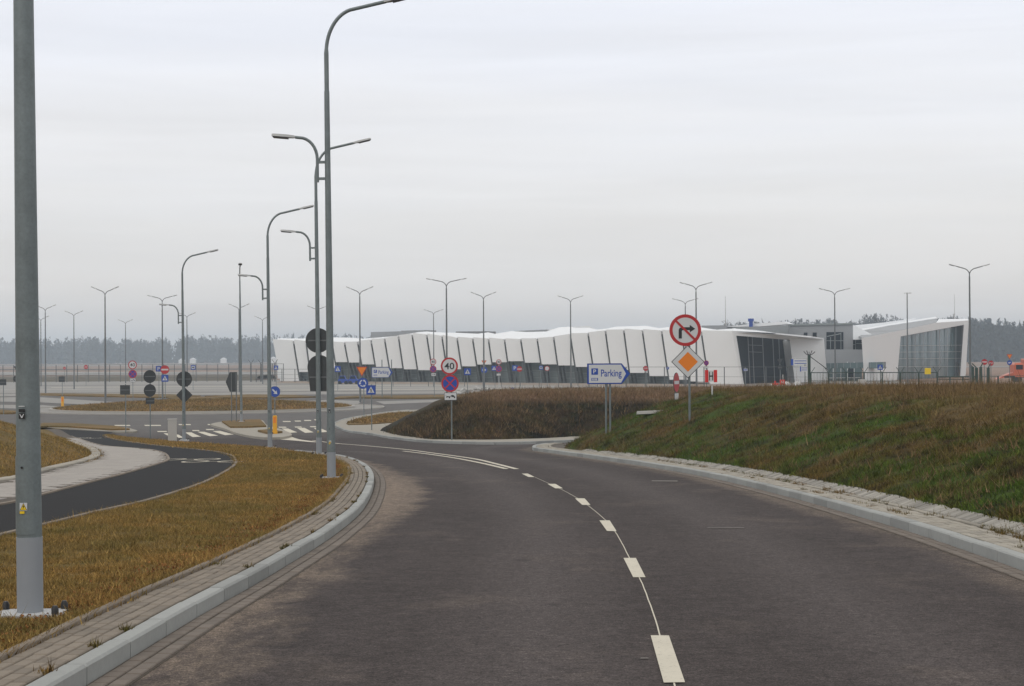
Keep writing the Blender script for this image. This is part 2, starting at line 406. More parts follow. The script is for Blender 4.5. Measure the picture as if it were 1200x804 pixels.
M['greywall'] = simple('grey_cladding', (0.285, 0.295, 0.31), 0.6, var=0.05, scale=0.4)
M['greywall2'] = simple('dark_grey_cladding', (0.19, 0.195, 0.205), 0.6, var=0.05, scale=0.4)
M['fin'] = simple('dark_window_fin', (0.035, 0.04, 0.04), 0.4, var=0.1)
M['frame'] = simple('window_frame_metal', (0.25, 0.28, 0.28), 0.5, 0.2, var=0.05)
def glassmat(name, c, rough=0.12, spec=0.5):
    t = NT(name, rough, 0, spec)
    n = t.noise(0.35, 3, 0.5, t.scaled(1, 1, 0.4)); col = t.mix(n, tuple(v * 0.6 for v in c), tuple(v * 1.45 for v in c)); t.color(col); return t.m
M['glass'] = glassmat('window_glass', (0.15, 0.175, 0.17), 0.3)
M['glassdark'] = glassmat('dark_window_glass', (0.006, 0.010, 0.016), 0.35, 0.04)
M['glassgreen'] = glassmat('greenish_glass', (0.1, 0.15, 0.16))
M['fence'] = simple('fence_wire_green', (0.018, 0.045, 0.035), 0.6, var=0.1)
M['fencegrey'] = simple('fence_wire_grey', (0.09, 0.095, 0.095), 0.6, var=0.1)
M['bark'] = simple('winter_wood', (0.045, 0.045, 0.043), 0.9, var=0.25, scale=0.05)
M['conifer'] = simple('dark_wood', (0.022, 0.03, 0.027), 0.9, var=0.3, scale=0.05)
M['bag'] = simple('white_sack', (0.62, 0.62, 0.61), 0.7, var=0.08)
M['concrete'] = simple('pale_concrete', (0.42, 0.41, 0.39), 0.85, var=0.08)
M['truck'] = simple('truck_orange', (0.5, 0.10, 0.035), 0.4, var=0.05)
M['tyre'] = simple('tyre_rubber', (0.015, 0.015, 0.015), 0.8, var=0.1)
M['sheet'] = simple('metal_sheet', (0.4, 0.4, 0.4), 0.5, var=0.06)
M['wetdark'] = simple('wall_dark_earth', (0.05, 0.046, 0.036), 0.9, var=0.3, scale=0.1)

# ================================================================ GROUND AND ROADS
# kerb lines, measured on the ground where the kerb meets the road
CL = smooth_path(P2([(105, 803), (236, 722), (300, 686), (331, 667), (391, 629), (427, 597), (439, 569), (436, 555), (427, 547), (411, 540), (385, 535), (340, 530)]), 0.25)
_d0 = (CL[4] - CL[0]).normalized(); CL = [CL[0] - _d0 * s for s in (5, 4, 3, 2, 1)] + CL
CL = resample(CL, 0.25)
CR2 = smooth_path(P2([(1200, 670.5), (1148, 652), (1075, 627), (1000, 604.4), (920, 582), (835, 561.3), (757, 547.3), (683, 536.4), (640, 530.5), (624, 528), (627, 524.5), (645, 522)]), 0.25)
_d0 = (CR2[4] - CR2[0]).normalized(); CR2 = resample([CR2[0] - _d0 * s for s in (12, 9, 6, 3)] + CR2, 0.25)
C3 = smooth_path(P2([(480, 481.8), (456, 484), (423, 489), (408, 492), (397, 495.5), (393, 499), (400, 503), (412, 507), (440, 510.5), (470, 515.5), (505, 519), (570, 521), (620, 520.6), (650, 519)]) + [(7, 82.5), (14, 82), (30, 81)], 0.5)
tl = [(v.x, v.y) for v in CL]; trr = [(v.x, v.y) for v in CR2]

xs = np.concatenate([np.arange(-150, -12, 4.0), np.arange(-12, 8, 0.3), np.arange(8, 75, 4.0)])
ys = np.concatenate([np.arange(-30, 4, 2.0), np.arange(4, 62, 0.4), np.arange(62, 215, 1.5)])
X, Y = np.meshgrid(xs, ys); Xf, Yf = X.ravel(), Y.ravel()
dl = dist(Xf, Yf, tl); dr = dist(Xf, Yf, trr)
cr_ = Xf + 0.0
dustw = 0.95 + 0.5 * np.exp(-((Yf - 33) / 11.0) ** 2) + 0.35 * np.exp(-((Yf - 8) / 6.0) ** 2)
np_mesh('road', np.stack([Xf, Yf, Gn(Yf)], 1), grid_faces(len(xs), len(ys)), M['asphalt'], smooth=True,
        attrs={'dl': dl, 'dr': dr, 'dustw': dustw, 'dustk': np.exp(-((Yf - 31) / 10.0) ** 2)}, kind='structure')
# the land all around, out to the horizon
xs = np.concatenate([-np.geomspace(3200, 160, 26), np.linspace(-140, 140, 40), np.geomspace(160, 3200, 26)])
ys = np.concatenate([-np.geomspace(600, 10, 10), np.arange(0, 112, 4.0), np.geomspace(114, 3300, 60)])
X, Y = np.meshgrid(xs, ys); Xf, Yf = X.ravel(), Y.ravel()
np_mesh('ground', np.stack([Xf, Yf, Gn(np.maximum(Yf, -60)) - 0.1], 1), grid_faces(len(xs), len(ys)), M['field'], smooth=True, kind='structure')

def sheet(name, pts, off, mat, skirt=0.0, parent=None, **k):
    """a flat piece of ground that follows the slope, with an optional edge going down"""
    bm = bmesh.new(); vs = [bm.verts.new((p[0], p[1], 0)) for p in pts]
    f = bm.faces.new(vs)
    y0 = min(p[1] for p in pts); y1 = max(p[1] for p in pts)
    if y0 < 108 and y1 > 89:
        for yc in np.arange(90, 109, 1.5):
            bmesh.ops.bisect_plane(bm, geom=bm.verts[:] + bm.edges[:] + bm.faces[:], plane_co=(0, yc, 0), plane_no=(0, 1, 0))
    bmesh.ops.triangulate(bm, faces=bm.faces[:])
    if skirt:
        be = [e for e in bm.edges if e.is_boundary]
        ge = bmesh.ops.extrude_edge_only(bm, edges=be)['geom']
        low = {v for v in ge if isinstance(v, bmesh.types.BMVert)}
        for v in bm.verts: v.co.z = G(v.co.y) + off - (skirt if v in low else 0)
    else:
        for v in bm.verts: v.co.z = G(v.co.y) + off
    bmesh.ops.recalc_face_normals(bm, faces=bm.faces[:])
    me = bpy.data.meshes.new(name); bm.to_mesh(me); bm.free()
    up = sum(p.normal.z * p.area for p in me.polygons)
    if up < 0: me.flip_normals()
    me.materials.append(mat)
    return link_mesh(name, me, parent, **k)
def strip(name, path, a, b, off, mat, n=1, **k):
    L = offset(path, a); Rr = offset(path, b); vs = [(v.x, v.y, G(v.y) + off) for v in L] + [(v.x, v.y, G(v.y) + off) for v in Rr]; m_ = len(L)
    return MB().add(vs, [(i, i + m_, i + 1 + m_, i + 1) for i in range(m_ - 1)]).build(name, mat, **k)
def band(path, a, b): return [tuple(v) for v in offset(path, a)] + [tuple(v) for v in reversed(offset(path, b))]

# ---- stones laid along a line
def pieces(parent, name, path, a, b, length, top, height, mat, gap=0.006, limit=300, start=0.0, jitter=0.002, chamfer=0.006, meshes={}, far_name=None, yawj=0.0, ymax=999, tilt=0.0):
    """stones between the offsets a and b; the nearest are objects of their own, the rest joined"""
    mid = offset(path, (a + b) / 2); st = resample(mid, 0.05); per = max(1, int(round(length / 0.05)))
    i = int(start / 0.05); spots = []
    while i + per < len(st):
        p, q = st[i], st[i + per]; i += per
        if p.y > ymax: continue
        spots.append((p, q))
    spots.sort(key=lambda s: s[0].length)
    W = abs(b - a) - gap; key = (name, round(length, 3), round(W, 3), mat.name)
    def mk(L):
        mb = MB(); mb.cbox(-L / 2, L / 2, -W / 2, W / 2, -height, 0, chamfer); return mb
    if key not in meshes: meshes[key] = mk(length - gap).mesh(name, mat)
    rest = MB(); base = mk(length - gap)
    for n, (p, q) in enumerate(spots):
        A = Vector((p.x, p.y, G(p.y) + top)); B = Vector((q.x, q.y, G(q.y) + top)); c = (A + B) / 2
        xd = (B - A).normalized(); zd = Vector((0, 0, 1)); yd = zd.cross(xd).normalized(); zd = xd.cross(yd)
        if yawj or tilt:
            rot = Matrix.Rotation(random.gauss(0, yawj), 3, zd) @ Matrix.Rotation(tilt + random.gauss(0, yawj), 3, xd); xd, yd, zd = rot @ xd, rot @ yd, rot @ zd
        c = c + Vector((0, 0, random.uniform(-jitter, jitter)))
        mt = Matrix(((xd.x, yd.x, zd.x, c.x), (xd.y, yd.y, zd.y, c.y), (xd.z, yd.z, zd.z, c.z), (0, 0, 0, 1)))
        if n < limit:
            o = bpy.data.objects.new(name, meshes[key]); COL.objects.link(o); o.parent = parent; o.matrix_world = mt
        else:
            rest.add([mt @ Vector(v) for v in base.v], base.f)
    if rest.v: rest.build(far_name or name + '_rows', mat, parent, kind='stuff')
    return max(0, limit - len(spots))

kerb_l = empty('kerb', kind='structure'); kerb_r = empty('kerb', kind='structure'); kerb_c = empty('kerb', kind='structure')
pieces(kerb_l, 'kerb_stone', CL, 0.005, 0.145, 1.0, 0.11, 0.3, M['kerb'], gap=0.016, chamfer=0.014, jitter=0.004)
pieces(kerb_r, 'kerb_stone', CR2, -0.155, -0.005, 1.0, 0.115, 0.3, M['kerb'], gap=0.016, chamfer=0.014, jitter=0.004)
pieces(kerb_c, 'kerb_stone', C3, -0.15, 0.0, 1.0, 0.12, 0.3, M['kerb'], gap=0.012, chamfer=0.014, jitter=0.006)
edge_l = empty('edging', kind='structure'); edge_r = empty('edging', kind='structure')
pieces(edge_l, 'edging_stone', CL, 0.50, 0.56, 1.0, 0.135, 0.25, M['edging'], gap=0.006, chamfer=0.008, jitter=0.004, yawj=0.004)
pieces(edge_r, 'edging_stone', CR2, -0.66, -0.585, 1.0, 0.125, 0.25, M['paver_pale'], gap=0.008, chamfer=0.01, jitter=0.006, yawj=0.006)
gut_l = strip('gutter', CL, -0.215, 0.01, 0.003, M['joint'], kind='structure'); gut_r = strip('gutter', CR2, -0.01, 0.215, 0.003, M['joint'], kind='structure')
lf = 150
for k in range(2):
    pieces(gut_l, 'gutter_block', CL, -0.105 - k * 0.105, -0.003 - k * 0.105, 0.2, 0.014, 0.1, M['gutter'], gap=0.014, limit=lf, start=0.1 * k, ymax=56, far_name='gutter_rows')
    pieces(gut_r, 'gutter_block', CR2, 0.003 + k * 0.105, 0.105 + k * 0.105, 0.2, 0.014, 0.1, M['gutter'], gap=0.014, limit=lf, start=0.1 * k, ymax=60, far_name='gutter_rows')
pave_l = strip('pavement', CL, 0.14, 0.52, 0.085, M['joint'], kind='structure')
pave_r = strip('pavement', CR2, -0.15, -1.5, 0.085, M['joint'], kind='structure')
for k in range(4):
    pieces(pave_l, 'paver', CL, 0.150 + k * 0.0875, 0.150 + (k + 1) * 0.0875, 0.2, 0.106, 0.05, M['paver'], gap=0.009, limit=75, start=0.1 * (k % 2), ymax=58, far_name='paver_rows')
    pieces(pave_r, 'paver', CR2, -0.165 - (k + 1) * 0.1, -0.165 - k * 0.1, 0.2, 0.112, 0.05, M['paver_pale'], gap=0.008, limit=45, start=0.1 * (k % 2), far_name='paver_rows', jitter=0.004)
pieces(pave_r, 'paving_slab', CR2, -0.91, -0.66, 0.17, 0.158, 0.06, simple('slab_pale', (0.285, 0.27, 0.24), 0.9, var=0.2, bump=0.4, piece=0.38), gap=0.03, limit=120, yawj=0.03, jitter=0.006, ymax=56, far_name='slab_rows', chamfer=0.012, tilt=-0.34)

# ---- left block: verge, cycle path, footway
VT = P2([(340, 527), (320, 524.5), (218, 518), (180, 515), (160, 513), (140, 511), (122, 507.5)], 0.11)
verge_edge = [tuple(v) for v in offset(CL, 0.53)][::2]
verge_poly = [p for p in verge_edge if p[1] < VT[0][1]] + VT + P2([(70, 502), (40, 500)], 0.11) + [(-60, 100), (-60, -8)]
sheet('grass_verge', verge_poly, 0.10, M['verge'], skirt=0.2, kind='structure')
path_r = P2([(-150, 665), (0, 626), (52, 614), (100, 602), (160, 589), (212, 574), (240, 564), (265, 551), (273, 545), (275, 540), (270, 534), (250, 529), (212, 525), (175, 521), (140, 516), (122, 510.5), (128, 507.5), (140, 506)], 0.11)
path_l = P2([(-250, 632), (0, 592), (50, 580), (100, 567), (140, 557), (175, 547), (194, 541), (198, 537.5), (192, 531), (175, 527), (150, 525), (125, 523), (107, 519), (92, 514), (75, 506), (67, 502.5)], 0.11)
walk_l = P2([(-300, 600), (0, 566), (50, 554), (95, 543), (112, 538), (118, 533), (112, 527), (95, 521), (82, 516), (62, 507), (52, 502.5)], 0.11)
pr = smooth_path(path_r, 0.8); pl = smooth_path(path_l, 0.8); wl = smooth_path(walk_l, 0.8)
path_poly = [tuple(v) for v in pr] + [tuple(v) for v in reversed(pl)]
walk_poly = [tuple(v) for v in pl] + [tuple(v) for v in reversed(wl)]
sheet('cycle_path', path_poly, 0.108, M['path'], kind='structure')
# footway paving: rows of blocks as one textured sheet with real joints on the nearer part
sheet('footway', walk_poly, 0.112, M['joint'], kind='structure')
fw = [o for o in COL.objects if o.name == 'footway'][0]
mb = MB()
_wp = np.array(walk_poly)
cand = []
for yy in np.arange(18, 88, 0.42):
    for xx in np.arange(-24, -8, 0.42):
        cand.append((xx + (0.21 if int(yy / 0.42) % 2 else 0), yy))
cand = np.array(cand); okk = inside(cand[:, 0], cand[:, 1], walk_poly) & (dist(cand[:, 0], cand[:, 1], walk_poly, True) > 0.2)
cand = cand[okk]; order = np.argsort(np.hypot(cand[:, 0], cand[:, 1]))
slab_me = MB().cbox(-0.205, 0.205, -0.205, 0.205, -0.04, 0, 0.006).mesh('paving_slab', simple('footway_slab', (0.33, 0.305, 0.28), 0.9, var=0.08, bump=0.2, piece=0.09))
for n, i in enumerate(order):
    xx, yy = cand[i]; z = G(yy) + 0.128
    if n < 300:
        o = bpy.data.objects.new('paving_slab', slab_me); COL.objects.link(o); o.parent = fw; o.location = (xx, yy, z); o.rotation_euler = (-0.03, 0, 0)
    else: mb.box(xx - 0.205, xx + 0.205, yy - 0.205, yy + 0.205, z - 0.04, z)
if mb.v: mb.build('slab_rows', slab_me.materials[0], fw, kind='stuff')
pe = empty('edging', kind='structure')
pieces(pe, 'edging_stone', pr, -0.07, 0.0, 1.0, 0.128, 0.2, M['edging'], gap=0.006, ymax=95)
pieces(pe, 'edging_stone', pl, -0.03, 0.05, 1.0, 0.135, 0.2, M['edging'], gap=0.006, ymax=95)
pe2 = empty('kerb', kind='structure')
pieces(pe2, 'kerb_stone', wl, 0.0, 0.28, 1.0, 0.17, 0.3, M['paver_pale'], gap=0.01, chamfer=0.02, ymax=80, jitter=0.006)
# white marks on the cycle path (bicycle and pedestrian signs seen flat on)
def mark(pts, off=0.006, mat='marking', name='road_marking', parent=None):
    return sheet(name, P2(pts, 0.108 + off if parent == 'p' else off), (0.108 + off) if parent == 'p' else off, M[mat], kind='structure')
for cx, cy, s in ((223, 538.3, 1.0), (250, 540.8, 1.0), (92, 513.2, .62), (104, 513.6, .62)):
    o = P(cx, cy, 0.114); sx = 0.62 if s == 1 else .45
    for dx in (-0.75, 0.75):
        mb = MB(); ang = 0
        ring = []
        for k in range(20):
            a0 = 2 * math.pi * k / 20; a1 = 2 * math.pi * (k + 1) / 20
            q = [(o.x + dx * sx + r_ * math.cos(a) * sx, o.y + r_ * math.sin(a) * 1.6) for a in (a0, a1) for r_ in (0.42, 0.55)]
            mb.add([(x, y, G(y) + 0.116) for x, y in (q[0], q[1], q[3], q[2])], [(0, 1, 2, 3)])
        mb.add([(x, y, G(y) + 0.117) for x, y in ((o.x - .7 * sx, o.y - .1), (o.x + .7 * sx, o.y - .1), (o.x + .5 * sx, o.y + .15), (o.x - .5 * sx, o.y + .15))], [(0, 1, 2, 3)])
        mb.build('path_marking', M['marking'], kind='structure')

# ---- corner block beyond the side road, with its pavement
c3 = [tuple(v) for v in C3]
sheet('pavement', c3[::2] + [(30, 150), (2, 150)], 0.10, M['paver_pale'], kind='structure')
sheet('grass_verge', P2([(406, 496.5), (423, 490.8), (456, 485), (486, 483.4), (505, 483), (520, 492), (462, 495.3), (430, 497.6), (408, 498)], 0.11), 0.16, M['island'], skirt=0.1, kind='structure')

# ---- mounds
MOUNDS = []
def mound(name, poly, x0, x1, y0, y1, top, w, mat, step=0.5, rough=0.07, base=0.11):
    """an embankment: rises from the edge of poly to the height top(x, y) over the width w"""
    def hgt(Xa, Ya):
        d = dist(Xa, Ya, poly, True); ins = inside(Xa, Ya, poly)
        t = np.clip(d / w, 0, 1); g = Gn(Ya) + base
        H = np.maximum(top(Xa, Ya) - g, 0.05)
        return np.where(ins, g + H * np.sin(t * math.pi / 2) ** 0.96 + 0.02, g - 0.03 - np.minimum(d, 1.0) * 1.2), ins, d
    xs = np.arange(x0, x1 + .01, step); ys = np.arange(y0, y1 + .01, step)
    Xa, Ya = np.meshgrid(xs, ys); Xf, Yf = Xa.ravel(), Ya.ravel(); Z, ins, d = hgt(Xf, Yf)
    amp = rough * np.clip(d / 1.2, 0, 1) * ins
    nz = np.array([noise.fractal(Vector((a * 0.55, b * 0.55, 3.1)), 0.9, 2.1, 5) for a, b in zip(Xf, Yf)])
    Z = Z + nz * amp
    fc = grid_faces(len(xs), len(ys))
    keep = (ins | (d < 1.2))[fc].any(1); fc = fc[keep]
    o = np_mesh(name, np.stack([Xf, Yf, Z], 1), fc, mat, smooth=True, kind='structure')
    MOUNDS.append((hgt, poly)); return o
_o1, _o2 = offset(CR2, -0.885), offset(CR2, -0.74)
foot2 = []
for a_, b_ in list(zip(_o1, _o2))[::3]:
    k_ = min(max((a_.y - 40) / 16, 0), 1)
    if a_.y < 58.5: foot2.append(tuple(a_ * (1 - k_) + b_ * k_))
bank2_poly = [(foot2[0][0] + .3, -8)] + foot2 + [(1.75, 60.0), (3.4, 62.6), (8, 65), (20, 66), (60, 66), (60, -8)]
mound('grass_bank', bank2_poly, 1.0, 45, 4, 68, lambda x, y: 3.49 - np.clip((y - 36) / 24, 0, 1) * 0.27 + 0.0 * x, 6.0, M['bank_green'], 0.4, rough=0.12, base=0.17)
foot1 = P2([(444, 504), (458, 507.6), (472.5, 510.4), (505, 514.3), (570, 514.8), (635, 513.2), (672, 511)], 0.12)
bank1_poly = foot1 + [(8, 85.5), (16, 84), (60, 83), (60, 121), (9, 121), (0, 119), (-5, 115)]
mound('grass_bank', bank1_poly, -10, 60, 72, 122, lambda x, y: 2.24 + 0.0 * x, 6.2, M['bank_dark'], 0.5, rough=0.13)
wlp = [tuple(v) for v in offset(wl, 0.30)][::2]
wlp = [p for p in wlp if p[1] < 78]
bank3_poly = wlp + [(-24, 84), (-60, 84), (-60, 10)]
mound('grass_bank', bank3_poly, -45, -9, 10, 86, lambda x, y: Gn(y) + 0.11 + 1.75 - np.clip((y - 52) / 40, 0, 1) * 0.9, 7.0, M['verge'], 0.5)
def groundz(x, y):
    z = G(y)
    for h, poly in MOUNDS:
        v, ins, d = h(np.array([x]), np.array([y]))
        if ins[0]: z = max(z, float(v[0]))
    return z

# ---- markings of the main road
dashes = [[(762.5, 744.5), (783.9, 744.5), (802.8, 799.4), (777.8, 799.8)], [(730.6, 653.8), (745.2, 653.8), (756.5, 676.4), (742, 676.4)],
          [(702.4, 609.8), (714.5, 609.8), (722.6, 622.5), (711.3, 622.2)], [(673.8, 584), (685, 584), (692, 591.7), (682.3, 591.7)],
          [(641.5, 567), (650.8, 567), (659.7, 572.3), (650.8, 572.3)], [(611.3, 555), (618.5, 555), (626.6, 559), (619.4, 559)]]
for q in dashes: mark(q)
def stripe(pts, w, off=0.005, step=0.5, wig=0.0):
    pth = smooth_path(P2(pts), step); L = offset(pth, w / 2); Rr = offset(pth, -w / 2)
    if wig:
        sh = [random.gauss(0, wig) for _ in pth]
        L = [a + Vector((s, 0)) for a, s in zip(L, sh)]; Rr = [a + Vector((s, 0)) for a, s in zip(Rr, sh)]
    vs = [(v.x, v.y, G(v.y) + off) for v in L] + [(v.x, v.y, G(v.y) + off) for v in Rr]; n = len(L)
    MB().add(vs, [(i, i + n, i + 1 + n, i + 1) for i in range(n - 1)]).build('road_marking', M['marking'], kind='structure')
stripe([(796, 830), (790.5, 800), (772.5, 742), (765.7, 718), (757.7, 697.7), (749.6, 677.6), (736.7, 652.6), (727.4, 634), (718.5, 620), (709, 609), (689, 592.5), (676, 583.5), (657, 573.2), (646, 568), (626, 559)], 0.0095, 0.003, 0.4, 0.0012)
stripe([(605.4, 549.8), (580, 543.4), (553.3, 537.4), (501.3, 530.2), (473, 526.6), (423, 522), (393, 519.6), (365, 516)], 0.13)
stripe([(593.4, 549.8), (565, 543.2), (531.7, 536.8), (500, 532.2), (470, 528.6)], 0.13, 0.009)
mark([(320, 513.8), (342, 511.8), (351, 515), (376, 518.4), (364, 518.0), (345, 516.2), (330, 515.2)])
mark([(763.7, 563.0), (794, 563.2), (794, 564.2), (763.7, 563.9)], mat='worn')
mark([(829, 617.9), (872, 618.1), (872, 618.7), (829, 618.4)], mat='worn')
mark([(751, 770.6), (760, 770.6), (760, 771.6), (750, 771.6)], mat='worn')
def crop(o, s, pts): return [(o[0] + x / s, o[1] + y / s) for x, y in pts]
for q in ([(480, 722), (520, 722), (570, 745), (525, 745)], [(650, 715), (700, 715), (775, 748), (710, 752)], [(745, 710), (800, 710), (910, 740), (845, 745)], [(865, 705), (925, 703), (1035, 731), (965, 737)], [(560, 730), (600, 733), (640, 757), (600, 758)]):
    mark(crop((120, 400), 6.7, q))
for q in ([(45, 635), (78, 635), (127, 655), (85, 658)], [(125, 632), (165, 632), (213, 655), (168, 658)], [(213, 632), (245, 632), (290, 652), (245, 656)]):
    mark(crop((320, 360), 4.467, q))
for x0, x1, y in ((134, 152, 498.5), (169, 188, 498.5), (209, 223, 497.5), (243, 252, 497.5), (184, 195, 505.6), (225, 233, 504.5), (241, 250, 503.4), (331, 340, 493.9), (345, 352, 493.4), (356, 364, 492.7), (368, 376, 492), (326, 335, 500.6), (345, 353, 500.4), (363, 372, 500)):
    mark([(x0, y - .5), (x1, y - .5), (x1 + 1, y + .6), (x0 + 1, y + .6)])

# ---- splitter island, roundabout island, strips of grass between the roads
def island(poly_px, h=0.12, gpoly=None, gh=0.10, world_pts=None):
    pts = world_pts or [tuple(v) for v in smooth_path(P2(poly_px + poly_px[:1], h), 0.7)][:-1]
    o = sheet('traffic_island', pts, h, M['paver_pale'], skirt=0.2, kind='structure')
    for gp in (gpoly or []):
        sheet('grass_verge', P2(gp, h), h + gh, M['island'], skirt=gh + .05, kind='structure')
    return o
island([(246, 497), (258, 494.4), (285, 492.6), (306, 492), (313, 498), (331, 503.5), (342, 509), (328, 512.5), (311, 512.6), (279, 507.6), (264, 502.4), (250, 498.6)],
       0.12, [[(260, 495), (285, 493.5), (305, 493), (312, 500.5), (290, 501.5), (270, 501.6)], [(302, 506), (318, 504.5), (331, 507.5), (314, 509)]])
island([(20, 506), (49, 496.6), (90, 497), (140, 500), (158, 503.5), (158, 505.6), (120, 505), (80, 501.8), (60, 502.5), (40, 507)], 0.1, [[(30, 503), (51, 497.2), (90, 497.8), (138, 501), (152, 504.2), (130, 504.6), (80, 501.2), (55, 501)]])
# roundabout
RC = Vector((-26.3, 153.0))
def circ(r, n=72, c=RC): return [(c.x + r * math.cos(2 * math.pi * k / n), c.y + r * math.sin(2 * math.pi * k / n)) for k in range(n)]
sheet('roundabout_apron', circ(15.2), 0.05, M['apron'], skirt=0.06, kind='structure')
mb = MB(); vs = [(RC.x, RC.y, 0.75)]; fs = []
nr, na = 10, 72
for i in range(1, nr + 1):
    r_ = 12.6 * i / nr
    for k in range(na):
        a = 2 * math.pi * k / na; x_, y_ = RC.x + r_ * math.cos(a), RC.y + r_ * math.sin(a)
        vs.append((x_, y_, 0.16 + 0.6 * math.cos(r_ / 12.6 * math.pi / 2) + noise.noise(Vector((x_, y_, 0)) * .4) * .05))
for k in range(na): fs.append((0, 1 + k, 1 + (k + 1) % na))
for i in range(nr - 1):
    for k in range(na): fs.append((1 + i * na + k, 1 + (i + 1) * na + k, 1 + (i + 1) * na + (k + 1) % na, 1 + i * na + (k + 1) % na))
mb.add(vs, fs).build('roundabout_island', M['island'], smooth=True, kind='structure')
MB().ring(12.55, 12.8, 0, 0.18, n=72).build('kerb', M['farkerb'], kind='structure').matrix_world = Matrix.Translation((RC.x, RC.y, 0.0)) @ Matrix.Rotation(-math.pi / 2, 4, 'X') @ Matrix.Translation((0, -0.18, 0))
MB().ring(15.2, 15.35, 0, 0.1, n=72).build('kerb', M['farkerb'], kind='structure').matrix_world = Matrix.Translation((RC.x, RC.y, 0.0)) @ Matrix.Rotation(-math.pi / 2, 4, 'X') @ Matrix.Translation((0, -0.1, 0))
# strips left of and beyond the roundabout
for gp in ([(-60, 480.5), (0, 480.4), (26, 482.4), (14, 484), (-60, 484.5)],
           [(75, 476.4), (90, 475.6), (98, 477.6), (78, 478.2)],
           [(40, 461.3), (80, 461.4), (120, 461.8), (160, 461.9), (200, 462.3), (235, 463.8), (200, 465.6), (150, 465), (100, 463.8), (40, 462.9)],
           [(196, 466.0), (232, 465.0), (262, 466.4), (250, 468.5), (205, 468.5)],
           [(240, 464.3), (290, 462.5), (345, 463), (370, 465), (330, 466), (260, 466)],
           [(392, 466.8), (420, 466), (470, 466.5), (520, 466.2), (560, 465), (560, 462.3), (500, 463.3), (440, 464), (398, 464.6)]):
    sheet('grass_verge', P2(gp, 0.1), 0.14, M['island'], skirt=0.16, kind='structure')
# car park apron in front of the terminal, pale strips and lines on it
sheet('car_park', [(-190, 207), (40, 207), (60, 240), (60, 345), (-190, 345)], 0.03, M['apron'], kind='structure')
for q, mt in (([(0, 465.8), (40, 465.2), (120, 470.5), (170, 473.0), (150, 474.6), (100, 474.4), (40, 471.5), (0, 471)], 'apron'), ([(0, 474.6), (50, 475), (80, 477.4), (40, 479.8), (0, 478.6)], 'apron'),
              ([(165, 469.6), (230, 469), (300, 471), (250, 472), (180, 472)], 'apron'), ([(330, 471.5), (380, 469), (425, 470), (420, 473.5), (400, 476), (380, 474)], 'apron'),
              ([(440, 470.5), (520, 468.5), (560, 469), (500, 472), (450, 474)], 'apron')):
    sheet('pavement', P2(q), 0.02, M[mt], kind='structure')
for (x0, x1, y, hh, mt) in ((0, 760, 455.2, .45, 'farkerb'), (0, 640, 459.4, .4, 'joint'), (30, 700, 450.6, .3, 'joint'), (60, 560, 452.8, .3, 'marking'), (330, 700, 457.4, .4, 'marking'), (210, 640, 461.2, .35, 'farkerb'), (380, 720, 449.6, .35, 'marking')):
    tilt = -0.006
    p = [(x0, y + tilt * (x0 - 300)), (x1, y + tilt * (x1 - 300)), (x1, y + tilt * (x1 - 300) + hh), (x0, y + tilt * (x0 - 300) + hh)]
    sheet('road_marking', P2(p), 0.04, M[mt], kind='structure')
sheet('pavement', P2([(320, 449.3), (560, 451.2), (870, 454), (960, 456), (960, 450), (700, 447.5), (330, 446.8)]), 0.05, M['sandy'], kind='structure')
sheet('road', P2([(-300, 440.6), (330, 438.8), (330, 435.8), (-300, 436.6)]), 0.03, M['apron'], kind='structure')
sheet('road', P2([(-300, 434.3), (330, 433.0), (330, 432.2), (-300, 433.3)]), 0.03, M['wetdark'], kind='structure')
sheet('runway', [(-900, 1060), (900, 1060), (900, 1290), (-900, 1290)], 0.02, M['apron'], kind='structure')
sheet('runway', [(-60, 560), (500, 560), (500, 600), (-60, 600)], 0.02, M['apron'], kind='structure')
# low earth bank in front of the airfield
mb = MB()
N = 60
vs = []; fs = []
for i in range(N + 1):
    x_ = -170 + i * (122) / N
    hh = 0.95 + 0.12 * noise.noise(Vector((x_ * .1, 0, 0)))
    for (yy, zz) in ((335, 0), (338, hh * .8), (341, hh), (360, hh * .95), (366, 0)):
        vs.append((x_, yy, zz - 0.05))
for i in range(N):
    for k in range(4): fs.append((i * 5 + k, (i + 1) * 5 + k, (i + 1) * 5 + k + 1, i * 5 + k + 1))
mb.add(vs, fs).build('grass_bank', simple('low_bank_earth', (0.1, 0.085, 0.06), 0.95, var=0.35, scale=0.25), smooth=True, kind='structure')

# ================================================================ GRASS
def tufts(name, X, Y, Z, h, w, mat, per=3, lean=0.6, kind='stuff', parent=None, spread=0.03):
    n = len(X); X = np.repeat(X, per); Y = np.repeat(Y, per); Z = np.repeat(Z, per); m_ = n * per
    X = X + rng.normal(0, spread, m_); Y = Y + rng.normal(0, spread, m_)
    hh = h * np.clip(rng.lognormal(-.12, .42, m_), .3, 3.2); a = rng.uniform(0, 2 * np.pi, m_); la = rng.uniform(0, 2 * np.pi, m_); ll = rng.uniform(0, lean, m_) * hh
    ww = w * rng.uniform(0.6, 1.3, m_)
    V = np.empty((m_, 3, 3), np.float32)
    V[:, 0] = np.stack([X - np.cos(a) * ww, Y - np.sin(a) * ww, Z - 0.01], 1)
    V[:, 1] = np.stack([X + np.cos(a) * ww, Y + np.sin(a) * ww, Z - 0.01], 1)
    V[:, 2] = np.stack([X + np.cos(la) * ll, Y + np.sin(la) * ll, Z + hh], 1)
    return np_mesh(name, V.reshape(-1, 3), np.arange(m_ * 3).reshape(-1, 3), mat, parent, kind=kind)
